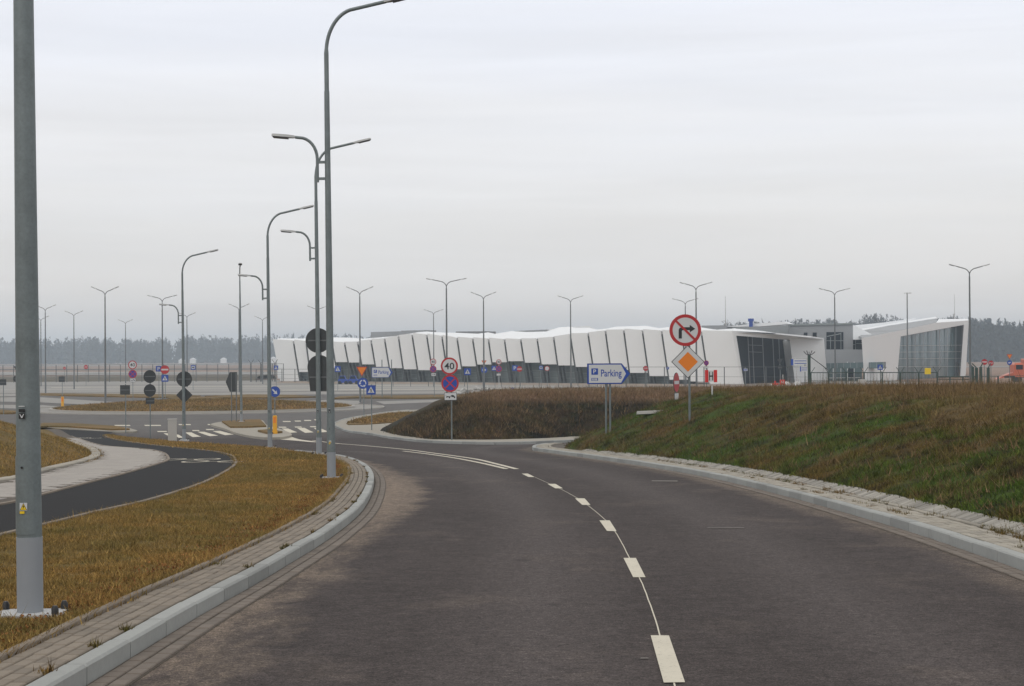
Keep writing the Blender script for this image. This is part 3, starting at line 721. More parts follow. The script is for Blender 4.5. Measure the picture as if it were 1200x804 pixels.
def scatter(n, x0, x1, y0, y1, test, falloff=1.0):
    u = rng.uniform(0, 1, n)
    Ys = (y0 ** (1 - falloff) + u * (y1 ** (1 - falloff) - y0 ** (1 - falloff))) ** (1 / (1 - falloff)) if falloff != 1 else y0 * (y1 / y0) ** u
    Xs = rng.uniform(x0, x1, n); k = test(Xs, Ys); return Xs[k], Ys[k]
vx, vy = scatter(330000, -9, -1.8, 8, 50, lambda a, b: inside(a, b, verge_poly) & ~inside(a, b, path_poly) & ~inside(a, b, walk_poly) & (a > -0.29 * b - 0.4), 1.0)
cl_ = np.array([noise.fractal(Vector((a * 1.6, b * 1.6, 0)), 0.9, 2.1, 4) for a, b in zip(vx, vy)])
kp = (cl_ + rng.normal(0, .35, len(cl_))) > -0.55; vx, vy, cl_ = vx[kp], vy[kp], cl_[kp]
tufts('grass', vx, vy, Gn(vy) + 0.10, np.repeat(0.026 * np.clip(1 + 1.1 * cl_, .45, 2.2), 3), 0.0045, M['verge_blade'], 3, lean=1.6)
# growth spilling over the edging, and dead leaves along it
E_ = [p for p in offset(CL, 0.585) if 8 < p.y < 46]; k_ = rng.integers(0, len(E_), 9000)
sx_ = np.array([E_[i].x for i in k_]) - np.abs(rng.normal(0, .035, 9000)) + .03; sy_ = np.array([E_[i].y for i in k_]) + rng.normal(0, .12, 9000)
tufts('grass', sx_, sy_, Gn(sy_) + 0.11, 0.035, 0.0045, M['verge_blade'], 3, lean=2.2)
def litter(xs_, ys_, zo, s):
    n_ = len(xs_); a = rng.uniform(0, 6.28, n_); w_ = s * rng.uniform(.4, 1.2, n_); V = np.empty((n_, 4, 3)); 
    for j, (u, v) in enumerate(((-1, -.5), (1, -.6), (.9, .5), (-.8, .6))):
        V[:, j, 0] = xs_ + (u * np.cos(a) - v * np.sin(a)) * w_; V[:, j, 1] = ys_ + (u * np.sin(a) + v * np.cos(a)) * w_; V[:, j, 2] = Gn(ys_) + zo + rng.uniform(.005, .03, n_)
    np_mesh('dead_leaves', V.reshape(-1, 3), np.arange(n_ * 4).reshape(-1, 4), M['litter'], kind='stuff')
k_ = rng.integers(0, len(E_), 7000); litter(np.array([E_[i].x for i in k_]) - np.abs(rng.normal(0, .22, 7000)), np.array([E_[i].y for i in k_]) + rng.normal(0, .1, 7000), .105, .009)
vx, vy = scatter(120000, -24, -3, 46, 98, lambda a, b: inside(a, b, verge_poly) & ~inside(a, b, path_poly) & ~inside(a, b, walk_poly), 0.5)
tufts('grass', vx, vy, Gn(vy) + 0.10, 0.045, 0.014, M['verge_blade'], 3, lean=1.8, spread=0.08)
bx, by = scatter(240000, 1.5, 14, 14, 64, lambda a, b: inside(a, b, bank2_poly) & (a < 0.3 * b + 0.5), 1.05)
bz = MOUNDS[0][0](bx, by)[0]
nz = np.array([noise.fractal(Vector((a * 0.55, b * 0.55, 3.1)), 0.9, 2.1, 5) for a, b in zip(bx, by)]) * 0.12 * np.clip(dist(bx, by, bank2_poly, True) / 1.2, 0, 1)
cl_ = np.array([noise.fractal(Vector((a * 1.3, b * 1.3, 7)), 0.9, 2.1, 4) for a, b in zip(bx, by)])
tufts('grass', bx, by, bz + nz - 0.01, np.repeat(0.055 * np.clip(1 + 1.3 * cl_, .4, 2.6), 3), 0.0075, M['bank_green_blade'], 3, lean=1.5, spread=0.04)
bx, by = scatter(60000, -9, 14, 74, 100, lambda a, b: inside(a, b, bank1_poly), 0.5)
bz = MOUNDS[1][0](bx, by)[0]
nz = np.array([noise.fractal(Vector((a * 0.55, b * 0.55, 3.1)), 0.9, 2.1, 5) for a, b in zip(bx, by)]) * 0.13 * np.clip(dist(bx, by, bank1_poly, True) / 1.2, 0, 1)
tufts('grass', bx, by, bz + nz - 0.02, 0.13, 0.016, M['bank_dark_blade'], 3, lean=1.5, spread=0.1)
bx, by = scatter(50000, -20, -9, 30, 76, lambda a, b: inside(a, b, bank3_poly) & (a > -0.3 * b - 1), 0.8)
bz = MOUNDS[2][0](bx, by)[0]
tufts('grass', bx, by, bz - 0.01, 0.05, 0.008, M['verge_blade'], 3, lean=1.3, spread=0.05)
for poly_, n_, zt_ in (([tuple(p) for p in circ(12.4)], 26000, None), (P2([(408, 496.3), (423, 491.2), (456, 485.4), (486, 483.8), (503, 484.5), (462, 495), (430, 497.2)], 0.11), 7000, .16)):
    px_ = [p[0] for p in poly_]; py_ = [p[1] for p in poly_]; a_ = rng.uniform(min(px_), max(px_), n_); b_ = rng.uniform(min(py_), max(py_), n_); k_ = inside(a_, b_, poly_); a_, b_ = a_[k_], b_[k_]
    zz = Gn(b_) + zt_ if zt_ else .16 + .6 * np.cos(np.clip(np.hypot(a_ - RC.x, b_ - RC.y) / 12.6, 0, 1) * np.pi / 2)
    tufts('grass', a_, b_, zz, 0.09, 0.03, M['island_blade'], 3, lean=1.6, spread=.12)
bx, by = scatter(90000, 6, 34, 10, 64, lambda a, b: inside(a, b, bank2_poly) & (a >= 0.3 * b + 0.5), 0.3)
tufts('grass', bx, by, MOUNDS[0][0](bx, by)[0] - .02, 0.08, 0.016, M['bank_green_blade'], 3, lean=1.6, spread=.1)
hx, hy = scatter(2600, 1.5, 15, 14, 64, lambda a, b: inside(a, b, bank2_poly) & (a < 0.3 * b + 0.5), 0.9)
hx = np.repeat(hx, 14) + rng.normal(0, .06, len(hx) * 14); hy = np.repeat(hy, 14) + rng.normal(0, .06, len(hy) * 14)
tufts('grass', hx, hy, MOUNDS[0][0](hx, hy)[0] + .02, 0.12, 0.006, M['weed'], 1, lean=1.3, spread=.03)
hx, hy = scatter(2200, -9, 14, 74, 96, lambda a, b: inside(a, b, bank1_poly), 0.5)
hx = np.repeat(hx, 12) + rng.normal(0, .12, len(hx) * 12); hy = np.repeat(hy, 12) + rng.normal(0, .12, len(hy) * 12)
tufts('grass', hx, hy, MOUNDS[1][0](hx, hy)[0] + .02, 0.22, 0.013, M['weed'], 1, lean=1.3, spread=.05)
hx, hy = scatter(1500, -9, -2, 9, 48, lambda a, b: inside(a, b, verge_poly) & ~inside(a, b, path_poly) & ~inside(a, b, walk_poly), 1.2)
hx = np.repeat(hx, 10) + rng.normal(0, .03, len(hx) * 10); hy = np.repeat(hy, 10) + rng.normal(0, .03, len(hy) * 10)
tufts('grass', hx, hy, Gn(hy) + .10, 0.06, 0.0035, M['verge_blade'], 1, lean=1.2, spread=.01)
# dry weeds standing along the crest of the banks and beyond
wx, wy = scatter(6000, 4, 26, 36, 64, lambda a, b: inside(a, b, bank2_poly) & (dist(a, b, bank2_poly, True) > 4.4) & (a < 0.31 * b), 0.2)
tufts('dry_weeds', wx, wy, MOUNDS[0][0](wx, wy)[0], np.repeat(np.where(wx > 8, 0.24, 0.14), 3), 0.007, M['weed'], 3, lean=0.5, spread=0.08)
wx, wy = scatter(16000, -3, 34, 92, 117, lambda a, b: inside(a, b, bank1_poly) & (dist(a, b, bank1_poly, True) > 3.4), 0.0)
tufts('dry_weeds', wx, wy, MOUNDS[1][0](wx, wy)[0], 0.16, 0.012, M['weed'], 3, lean=0.6, spread=0.15)
# weeds in the joints of the paving
def joint_weeds(path, d, n, y0, y1, h, spr):
    pth = [p for p in offset(path, d) if y0 < p.y < y1]; xs_, ys_ = [], []
    for _ in range(n):
        c = random.choice(pth); k = random.randint(8, 28); s = random.uniform(.4, 1.3) * spr
        for _ in range(k): xs_.append(c.x + random.gauss(0, s)); ys_.append(c.y + random.gauss(0, s * 1.6))
    xs_ = np.array(xs_); ys_ = np.array(ys_)
    tufts('joint_weeds', xs_, ys_, Gn(ys_) + 0.105, h, 0.0045, M['leafmoss'], 3, lean=1.2, spread=0.008)
joint_weeds(CL, 0.15, 22, 9, 50, 0.03, 0.02); joint_weeds(CL, 0.47, 10, 9, 45, 0.025, 0.02)
joint_weeds(CR2, -0.6, 60, 14, 45, 0.045, 0.05); joint_weeds(CR2, -0.3, 18, 14, 34, 0.03, 0.04)
joint_weeds(CR2, -0.62, 26, 14.5, 19, 0.05, 0.09)

# ================================================================ TERMINAL
class Plane3:
    """a vertical plane through two points of the ground; a photo position picks a point on it"""
    def __init__(s, A, B):
        s.A = Vector((A[0], A[1], 0)); s.B = Vector((B[0], B[1], 0)); d = (s.B - s.A).normalized(); s.n = Vector((d.y, -d.x, 0))
        if s.n.y > 0: s.n = -s.n          # towards the camera
        s.d = d; s.bk = -s.n
    def hit(s, px, py, out=0.0):
        d = ray(px, py); A = s.A + s.n * out; t = (A.x * s.n.x + A.y * s.n.y) / (d.x * s.n.x + d.y * s.n.y)
        return Vector((d.x * t, d.y * t, CAMZ + d.z * t))
term = empty('airport_terminal', (0, 290, 0), label='long low white airport terminal with leaning folded wall panels and a glazed ground floor', cat='terminal')
def tb(mb, name, mats, parent=None, **k):
    o = mb.build(name, mats, parent or term, **k)
    if parent is None: o.matrix_parent_inverse = Matrix.Translation((0, -290, 0))
    return o
FA = Plane3((-43.6, 327), (33.2, 258))
fins = [((343.3, 403), (350.5, 447)), ((358, 403.5), (363.5, 447)), ((373.5, 403.8), (379.5, 447.2)), ((388.5, 404), (395.5, 447.6)), ((403, 404), (411.5, 448)), ((418.5, 403.6), (426.5, 448)), ((434.3, 402.6), (442, 448)),
        ((450.2, 400.8), (458, 448.3)), ((466.4, 398), (473.8, 448.3)), ((482.4, 395.7), (490.6, 448.4)), ((499.4, 395.7), (508, 448.8)), ((517.3, 397.4), (525, 449)), ((535, 399), (542.6, 449.4)), ((553.3, 400.2), (561, 449.5)),
        ((571.8, 401), (579, 449.6)), ((590.5, 401), (597.6, 449.8)), ((609.5, 400.3), (617.3, 450)), ((628.8, 399.8), (636.4, 450)), ((648.2, 398.6), (655.7, 450.2)), ((667.8, 396.3), (676, 450.3)), ((688.5, 393.7), (697, 450.5)),
        ((708.9, 391.4), (717, 450.6)), ((730.4, 390.3), (738.4, 450.7)), ((752.2, 390.8), (760.8, 450.8)), ((774.8, 391.9), (783.6, 450.9)), ((798, 392.5), (807, 451)), ((821.4, 393.3), (830, 451.2))]
tops = [398, 398.4, 399.2, 400, 400.6, 400.8, 400, 397.4, 396.3, 393, 390.7, 391.5, 393, 395.2, 395.7, 396.3, 397, 396.8, 396.3, 394.5, 391, 389.8, 386.8, 385.6, 386.2, 386.8, 387.5, 387.6]
bots = [446.8, 436, 436, 431, 424.4, 424.8, 427, 429.9, 431.5, 432.8, 433.8, 433.8, 432.7, 429.3, 427.2, 424.5, 423.3, 425, 427, 428.3, 430, 431.5, 433.5, 437, 440.7, 445, 447, 451.2]
def on_fin(i, y):
    if i < 0: a, b = (319.5, 398), (328.5, 447)
    elif i >= len(fins): a, b = (858, 387.6), (869, 451.4)
    else: a, b = fins[i]
    return a[0] + (b[0] - a[0]) * (y - a[1]) / (b[1] - a[1])
for i in range(len(fins) + 1):
    t0 = tops[i]; t1 = tops[min(i + 1, len(tops) - 1)]; b0 = bots[i]
    # each panel leans out at its left edge and back at its right edge: the wall is folded
    o0, o1 = 0.75, 0.1
    g = 0.0 if i == 0 else 1.9
    xr_t, xr_b = on_fin(i, t1), on_fin(i, b0)
    xl_t, xl_b = on_fin(i - 1, t0), on_fin(i - 1, b0)
    pts = [FA.hit(xl_t + g, t0 - .5, o0), FA.hit(xr_t, (t1 + .4) if i < len(fins) else t0, o1), FA.hit(xr_b, b0, o1), FA.hit(xl_b + g, b0, o0)]
    p = MB(); p.slab(pts, -FA.n * 0.35); tb(p, 'wall_panel', M['panel'])
    if i < len(fins):
        a, b = fins[i]
        q = MB(); q.slab([FA.hit(a[0] - 1.0, a[1], 0.05), FA.hit(a[0] + 2.4, a[1], 0.05), FA.hit(on_fin(i, bots[i]) + 2.4, bots[i], 0.05), FA.hit(on_fin(i, bots[i]) - 1.0, bots[i], 0.05)], -FA.n * 0.4)
        tb(q, 'wall_fin', M['fin'])
        if bots[i] < 446 or bots[min(i + 1, len(bots) - 1)] < 446:
            for dx, ww in ((-0.8, 3.4), (4.6, 2.0)):
                q = MB(); yb = b[1] - 0.2; yt = min(bots[i], 444)
                xt = on_fin(i, yt) + dx; xb = on_fin(i, yb) + dx
                q.slab([FA.hit(xt, yt, 0.0), FA.hit(xt + ww * .8, yt, 0.0), FA.hit(xb + ww, yb, 0.0), FA.hit(xb, yb, 0.0)], -FA.n * 0.5)
                tb(q, 'column', M['fin'])
    # glazing of this bay with its transoms
    if b0 < 446:
        yb = 447 + (451.2 - 447) * i / len(fins)
        q = MB(); q.slab([FA.hit(on_fin(i - 1, b0), b0 - 1, -1.3), FA.hit(on_fin(i, b0), b0 - 1, -1.3), FA.hit(on_fin(i, yb), yb, -1.3), FA.hit(on_fin(i - 1, yb), yb, -1.3)], -FA.n * 0.1)
        gl = tb(q, 'window', M['glass'])
        for fy in (0.38, 0.7):
            y_ = b0 + (yb - b0) * fy
            q = MB(); q.slab([FA.hit(on_fin(i - 1, y_), y_ - .25, -1.15), FA.hit(on_fin(i, y_), y_ - .25, -1.15), FA.hit(on_fin(i, y_), y_ + .25, -1.15), FA.hit(on_fin(i - 1, y_), y_ + .25, -1.15)], -FA.n * 0.12)
            w = q.build('window_bar', M['frame'], gl)
            w.matrix_parent_inverse = Matrix.Identity(4)
# soffit of the white panels and dark plinth
q = MB(); q.slab([FA.hit(328, 446.2, 0.3), FA.hit(869, 450.6, 0.3), FA.hit(869, 451.6, 0.3), FA.hit(328, 447.2, 0.3)], -FA.n * 2.2); tb(q, 'plinth', M['greywall2'])
# folded white roof behind the parapet
front = [(on_fin(i - 1, tops[i]), tops[i]) for i in range(len(fins) + 1)] + [(858, 387.6)]
ridge = [(325, 397), (355, 396.2), (372, 395.6), (411, 395.2), (426, 397.4), (440, 395.3), (455, 395), (470, 392.6), (492, 389.5), (500, 388), (516, 390), (535, 389.5), (560, 391.5), (572, 389), (580, 391.6), (600, 387.5), (617, 389.5), (640, 388), (655, 384), (667, 382.4), (676, 384.8), (690, 383.6), (700, 386.6), (712, 384.4), (722, 383.2), (741, 381.8), (758, 382.2), (772, 384), (785, 383.6), (800, 386), (822, 384.2), (840, 386), (862, 385.2)]
FB = Plane3((-43.6 + 9 * .67, 327 + 9 * .74), (33.2 + 9 * .67, 258 + 9 * .74))
def interp(pts, x):
    for (x0, y0), (x1, y1) in zip(pts, pts[1:]):
        if x0 <= x <= x1: return y0 + (y1 - y0) * (x - x0) / max(x1 - x0, 1e-6)
    return pts[-1][1] if x > pts[-1][0] else pts[0][1]
for k in range(len(ridge) - 1):
    x0, y0 = ridge[k]; x1, y1 = ridge[k + 1]; y0 += (k % 2) * .9 - .4; y1 += ((k + 1) % 2) * .9 - .4
    xa = max(x0, 321); xb = max(x1, 322)
    a, b = FA.hit(xa, interp(front, xa) + .2, -0.1), FA.hit(xb, interp(front, xb) + .2, -0.1)
    c, d = FB.hit(x1, y1), FB.hit(x0, y0)
    q = MB(); q.slab([a, b, c, d], (0, 0, -0.15)); tb(q, 'roof_panel', M['roofwhite'])
    q = MB(); q.slab([d, c, Vector((c.x, c.y, 0.3)), Vector((d.x, d.y, 0.3))], (0, 0.15, 0)); tb(q, 'roof_wall', M['panel'])
# solid core behind the roof
def quadbox(name, mat, pl, px0, px1, y0, y1, yb, depth, parent=None):
    q = MB(); q.slab([pl.hit(px0, y0), pl.hit(px1, y1), pl.hit(px1, yb), pl.hit(px0, yb)], -pl.n * depth); return tb(q, name, mat, parent)
FP = Plane3((-20, 325), (60, 300))
quadbox('plant_room', M['greywall'], FP, 434.5, 470, 389.2, 388.2, 396, 8)
quadbox('plant_room', M['greywall'], FP, 470, 498, 387.6, 386.8, 394, 6)
quadbox('plant_room', M['greywall2'], FP, 534, 569, 388.6, 388.2, 395, 6)
lou = quadbox('plant_room', M['greywall'], FP, 602, 641, 388, 386.2, 396, 6)
for k in range(14):
    x_ = 604 + k * 2.7; q = MB(); q.slab([FP.hit(x_, 388, .1), FP.hit(x_ + .8, 388, .1), FP.hit(x_ - .6, 392, .1), FP.hit(x_ - 1.4, 392, .1)], -FP.n * .1); q.build('louvre', M['frame'], lou).matrix_parent_inverse = Matrix.Identity(4)
quadbox('plant_room', M['fin'], FP, 641, 656, 388, 389, 396, 4)
q = MB(); q.slab([FP.hit(640, 387, 2), FP.hit(700, 387, 2), FP.hit(690, 382, 2), FP.hit(655, 384, 2)], (0, 2, -.2)); tb(q, 'roof_panel', M['roofwhite'])
quadbox('plant_room', M['greywall'], FP, 822, 852, 381.6, 381.2, 392, 6)
q = MB(); q.slab([FP.hit(850, 383), FP.hit(880, 379.5), FP.hit(918, 377), FP.hit(926, 379.6), FP.hit(890, 382.5)], -FP.n * 5); tb(q, 'roof_panel', M['roofwhite'])
q = MB()
c_ = FP.hit(880, 376.8, 1); q.tube([c_ + Vector((0, 0, -.9)), c_ + Vector((0, 0, .0))], .32, 10); q.tube([c_ + Vector((0, 0, .0)), c_ + Vector((0, 0, .5))], .5, 10); tb(q, 'blue_vent', M['blue'])
# end block with the dark glass portal
FC = Plane3((33.2, 258), (50.4, 285)); FC.bk = Vector((0.15, 0.985, 0))
q = MB(); q.slab([FC.hit(858, 387.6), FC.hit(924.6, 393.1), FC.hit(924.6, 398.2), FC.hit(862.4, 393.3), FC.hit(871.5, 451.3), FC.hit(869, 451.4)], FC.bk * 2.6); tb(q, 'wall_panel', M['panel'])
q = MB(); q.slab([FC.hit(924.6, 393.1), FC.hit(965.4, 396.2), FC.hit(970, 447.2), FC.hit(931.6, 448.4), FC.hit(925.5, 398.2), FC.hit(924.6, 398.2)], FC.bk * 2.6); tb(q, 'wall_panel', M['panel'])
q = MB(); q.slab([FC.hit(862, 393, -2.2), FC.hit(918, 397.0, -2.2), FC.hit(924, 449.8, -2.2), FC.hit(869, 451.4, -2.2)], FC.bk * 0.2); gl = tb(q, 'portal_glass', M['glassdark'])
for x_ in (876, 881, 893, 905, 912):
    q = MB(); q.slab([FC.hit(x_, 394, -2.05), FC.hit(x_ + .9, 394, -2.05), FC.hit(x_ + 3.5, 450.6, -2.05), FC.hit(x_ + 2.6, 450.6, -2.05)], FC.bk * .1); q.build('window_bar', M['greywall2'], gl).matrix_parent_inverse = Matrix.Identity(4)
for y_ in (404, 412):
    q = MB(); q.slab([FC.hit(877, y_, -2.03), FC.hit(893, y_ + .6, -2.03), FC.hit(893, y_ + 1.2, -2.03), FC.hit(877, y_ + .6, -2.03)], FC.bk * .1); q.build('window_bar', M['greywall2'], gl).matrix_parent_inverse = Matrix.Identity(4)
q = MB(); q.slab([FC.hit(858, 387.7, -.1), FC.hit(965, 396.4, -.1), FB.hit(950, 394), FB.hit(909, 390.2), FB.hit(885, 386.6), FB.hit(862, 385.2)], (0, 0, -.2)); tb(q, 'roof_panel', M['roofwhite'])
q = MB(); q.slab([FC.hit(925.8, 398.0, -.05), FC.hit(932, 448.4, -.05), FC.hit(923.5, 447.6, -2.15), FC.hit(917.4, 399.5, -2.15)], (0, .12, 0)); tb(q, 'portal_reveal', M['panel'])
# grey middle block
FG = Plane3((40, 312), (95, 306)); FG2 = Plane3((30, 330), (40, 312))
A_ = FG.hit(925, 381)
q = MB(); q.slab([Vector((A_.x, A_.y, A_.z)), FG.hit(999.6, 379.2), FG.hit(999.6, 446), Vector((A_.x, A_.y, 0))], -FG.n * 14); mid = tb(q, 'grey_block', M['greywall'])
q = MB(); q.slab([FG.hit(858, 384.2, -12), FG.hit(925, 381, -.2), FG.hit(925, 446, -.2), FG.hit(858, 446, -12)], (1.5, 6, 0)); tb(q, 'grey_block', simple('pale_grey_cladding', (0.26, 0.275, 0.285), .6, var=.04, scale=.3))
q = MB(); q.slab([FG.hit(924, 380, .3), FG.hit(1000, 378.4, .3), FG.hit(1000, 380.2, .3), FG.hit(924, 381.8, .3)], -FG.n * 15); tb(q, 'roof_edge', M['frame'])
for x0, x1 in ((942, 946.2), (952.4, 957)):
    q = MB(); q.slab([FG.hit(x0, 389.8, .1), FG.hit(x1, 389.8, .1), FG.hit(x1, 395, .1), FG.hit(x0, 395, .1)], -FG.n * .2); tb(q, 'window', M['glassdark'])
q = MB(); q.slab([FG.hit(968.5, 389.2, .1), FG.hit(988.3, 389.2, .1), FG.hit(988.3, 409.5, .1), FG.hit(968.5, 409.5, .1)], -FG.n * .3); gl = tb(q, 'window', M['glassdark'])
for a in ([(968.5, 399), (988.3, 399), (988.3, 399.6), (968.5, 399.6)], [(973, 395), (973.7, 395), (973.7, 409), (973, 409)], [(977.6, 395), (978.6, 395), (978.6, 409), (977.6, 409)], [(985.2, 390), (985.8, 390), (985.8, 409), (985.2, 409)], [(969, 393.8), (985, 390.6), (985, 391.6), (969, 394.8)]):
    q = MB(); q.slab([FG.hit(x, y, .25) for x, y in a], -FG.n * .12); q.build('window_bar', M['frame'], gl).matrix_parent_inverse = Matrix.Identity(4)
q = MB(); q.slab([FG.hit(995, 396, -2), FG.hit(1012, 396, -2), FG.hit(1012, 410, -2), FG.hit(995, 410, -2)], -FG.n * .3); gl = tb(q, 'window', M['glassdark'])
for a in ([(1002.4, 398), (1003, 398), (1003, 410), (1002.4, 410)], [(1003, 402.4), (1011, 402.4), (1011, 403), (1003, 403)], [(995, 404.5), (1002.5, 403.4), (1002.5, 404), (995, 405)]):
    q = MB(); q.slab([FG.hit(x, y, -1.9) for x, y in a], -FG.n * .1); q.build('window_bar', M['frame'], gl).matrix_parent_inverse = Matrix.Identity(4)
FH = Plane3((50, 292), (80, 286))
q = MB(); q.slab([FH.hit(967.5, 409.6), FH.hit(1012.5, 409.6), FH.hit(1011.5, 426), FH.hit(969.6, 426)], -FH.n * 10); tb(q, 'terrace_wall', M['greywall'])
q = MB(); q.slab([FH.hit(999.6, 380.5, -8), FH.hit(1030, 396, -8), FH.hit(1030, 398, -8), FH.hit(999.6, 398, -8)], -FH.n * 3); tb(q, 'terrace_roof', M['roofwhite'])
# glazed canopy and entrance
FI = Plane3((50, 286), (80, 276))
can = quadbox('canopy', M['glassgreen'], FI, 950, 1035.5, 426.2, 424.2, 431.8, 3.0)
for k in range(12):
    x_ = 950 + k * 7.7; q = MB(); q.slab([FI.hit(x_, 426 - k * .16, .06), FI.hit(x_ + .6, 426 - k * .16, .06), FI.hit(x_ + .6, 431.6, .06), FI.hit(x_, 431.6, .06)], -FI.n * .05); q.build('window_bar', M['frame'], can).matrix_parent_inverse = Matrix.Identity(4)
ent = quadbox('entrance_glass', M['glassgreen'], FH, 970.5, 1010, 431, 431, 447, .3)
for a in ([(970.5, 436.8), (1008, 436.4), (1008, 437.2), (970.5, 437.6)], [(976, 431), (977, 431), (977, 446), (976, 446)], [(985, 431), (985.8, 431), (985.8, 446), (985, 446)], [(992.6, 424), (993.6, 424), (993.6, 446), (992.6, 446)], [(1000.5, 424), (1001.5, 424), (1001.5, 446), (1000.5, 446)], [(970.5, 442.6), (1008, 442.2), (1008, 443), (970.5, 443.4)]):
    q = MB(); q.slab([FH.hit(x, y, .12) for x, y in a], -FH.n * .1); q.build('window_bar', M['panel'], ent).matrix_parent_inverse = Matrix.Identity(4)
q = MB(); q.slab([FH.hit(994, 425, .2), FH.hit(1000.4, 425, .2), FH.hit(1000.4, 442, .2), FH.hit(994, 442, .2)], -FH.n * .1); tb(q, 'entrance_door', M['glassdark'])
# right-hand wing with the tall glass wall
FR = Plane3((55, 281), (86, 340)); FR.bk = Vector((0.222, 0.975, 0))
q = MB(); q.slab([FR.hit(1009.6, 396.2), FR.hit(1029.5, 392.4), FR.hit(1060, 386.4), FR.hit(1097.5, 378.2), FR.hit(1135.2, 375.6), FR.hit(1135, 378.6), FR.hit(1129.6, 380.6), FR.hit(1055.3, 394.2), FR.hit(1050.8, 446.4), FR.hit(1013, 447.4)], FR.bk * 3.2); tb(q, 'wall_panel', M['panel'])
q = MB(); q.slab([FR.hit(1129.6, 380.4, .05), FR.hit(1135.2, 378.4, .05), FR.hit(1131.6, 441.2, .05), FR.hit(1125.2, 441.4, .05)], FR.bk * 3.0); tb(q, 'wall_panel', M['panel'])
q = MB(); q.slab([FR.hit(1054.8, 394, -1.2), FR.hit(1130, 380.2, -1.2), FR.hit(1126, 441.4, -1.2), FR.hit(1050.5, 446.4, -1.2)], FR.bk * .2); gw = tb(q, 'glass_wall', M['glassgreen'])
def lerp(a, b, t): return a + (b - a) * t
for x_ in (1062, 1072, 1081.6, 1090.8, 1100.6, 1110.2, 1119.8, 1126.4):
    yt = lerp(394, 380.2, (x_ - 1055) / 75); yb = lerp(446.2, 441.4, (x_ - 1050.5) / 75.5); w_ = .8 if x_ in (1072, 1100.6, 1119.8) else .5
    q = MB(); q.slab([FR.hit(x_, yt, -.9), FR.hit(x_ + w_, yt, -.9), FR.hit(x_ + w_, yb, -.9), FR.hit(x_, yb, -.9)], FR.bk * .15); q.build('window_bar', M['greywall2'], gw).matrix_parent_inverse = Matrix.Identity(4)
for yy in (404.2, 411.8, 419.6, 429.0):
    q = MB(); q.slab([FR.hit(1053, yy + .5, -.85), FR.hit(1127.5, yy, -.85), FR.hit(1127.5, yy + .6, -.85), FR.hit(1053, yy + 1.1, -.85)], FR.bk * .3); q.build('window_bar', M['frame'], gw).matrix_parent_inverse = Matrix.Identity(4)
FR2 = Plane3((53, 295), (84, 356)); FR3 = Plane3((51, 315), (82, 376))
q = MB(); q.slab([FR.hit(1011, 396, -.2), FR.hit(1029.5, 392.6, -.2), FR.hit(1060, 386.6, -.2), FR.hit(1097.5, 378.4, -.2), FR2.hit(1098, 373.4), FR2.hit(1040, 382.2), FR2.hit(1008, 388), FR2.hit(1004, 393)], (0, 0, -.25)); tb(q, 'roof_panel', M['greywall'])
q = MB(); q.slab([FR2.hit(1004, 393.4, .1), FR2.hit(1008, 387.6, .1), FR2.hit(1040, 381.6, .1), FR2.hit(1098.5, 372.6, .1), FR3.hit(1096, 371.4), FR3.hit(1040, 380), FR3.hit(1004, 386.4)], (0, 0, -.25)); tb(q, 'roof_panel', M['roofwhite'])
q = MB(); q.slab([FR3.hit(999.8, 381.4), FR3.hit(1040, 377.6), FR3.hit(1073, 373), FR3.hit(1073, 378), FR3.hit(1040, 383), FR3.hit(999.8, 389)], (0, 3, 0)); tb(q, 'roof_panel', M['roofwhite'])
q = MB(); q.slab([FR.hit(1097, 378.2, -.2), FR.hit(1135, 375.6, -.2), FR2.hit(1134.6, 373.6), FR2.hit(1100, 374)], (0, 0, -.25)); tb(q, 'roof_panel', M['roofwhite'])

# ================================================================ STREET LAMPS
def luminaire(parent, base, dirv, L, name='lamp_head'):
    d = Vector(dirv).normalized(); up = Vector((0, 0, 1)); s = d.cross(up).normalized(); u = s.cross(d)
    prof = [(0, .04, .022), (.08, .07, .03), (.35, .12, .034), (.75, .13, .032), (.97, .11, .03), (1.0, .05, .015)]
    vs = []; fs = []
    for t_, w_, h_ in prof:
        c = Vector(base) + d * L * t_
        vs += [c - s * w_ - u * h_ * .6, c - s * w_ * .8 + u * h_, c + s * w_ * .8 + u * h_, c + s * w_ - u * h_ * .6]
    for i in range(len(prof) - 1):
        for k in range(4): fs.append((i * 4 + k, i * 4 + (k + 1) % 4, (i + 1) * 4 + (k + 1) % 4, (i + 1) * 4 + k))
    fs += [(0, 1, 2, 3), tuple(len(vs) - 1 - k for k in range(4))]
    o = MB().add(vs, fs).build(name, M['lamp'], parent, smooth=True)
    c0 = Vector(base) + d * L * .3; c1 = Vector(base) + d * L * .93
    MB().add([c0 - s * .1 - u * .042, c0 + s * .1 - u * .042, c1 + s * .1 - u * .04, c1 - s * .1 - u * .04, c0 - s * .1 - u * .02, c0 + s * .1 - u * .02, c1 + s * .1 - u * .02, c1 - s * .1 - u * .02],
             [(0, 1, 2, 3), (0, 1, 5, 4), (1, 2, 6, 5), (2, 3, 7, 6), (3, 0, 4, 7)]).build('lamp_glass', M['lampdark'], o)
def arm_curve(x, z, reach, rise, sgn, yaw=0.0, n=14, bend=0.75):
    """quarter bend, then a gently rising straight run"""
    pts = []
    bw, bh = (0.62, 0.85) if bend > .6 else (0.6, 0.52)
    for i in range(n + 1):
        a = math.pi / 2 * i / n * 0.84
        pts.append((bw * (1 - math.cos(a)), z + bh * math.sin(a)))
    ex, ez = pts[-1]; pts.append((reach, z + rise))
    c, s = math.cos(yaw), math.sin(yaw)
    return [Vector((x + sgn * u * c, sgn * u * s, w)) for u, w in pts]
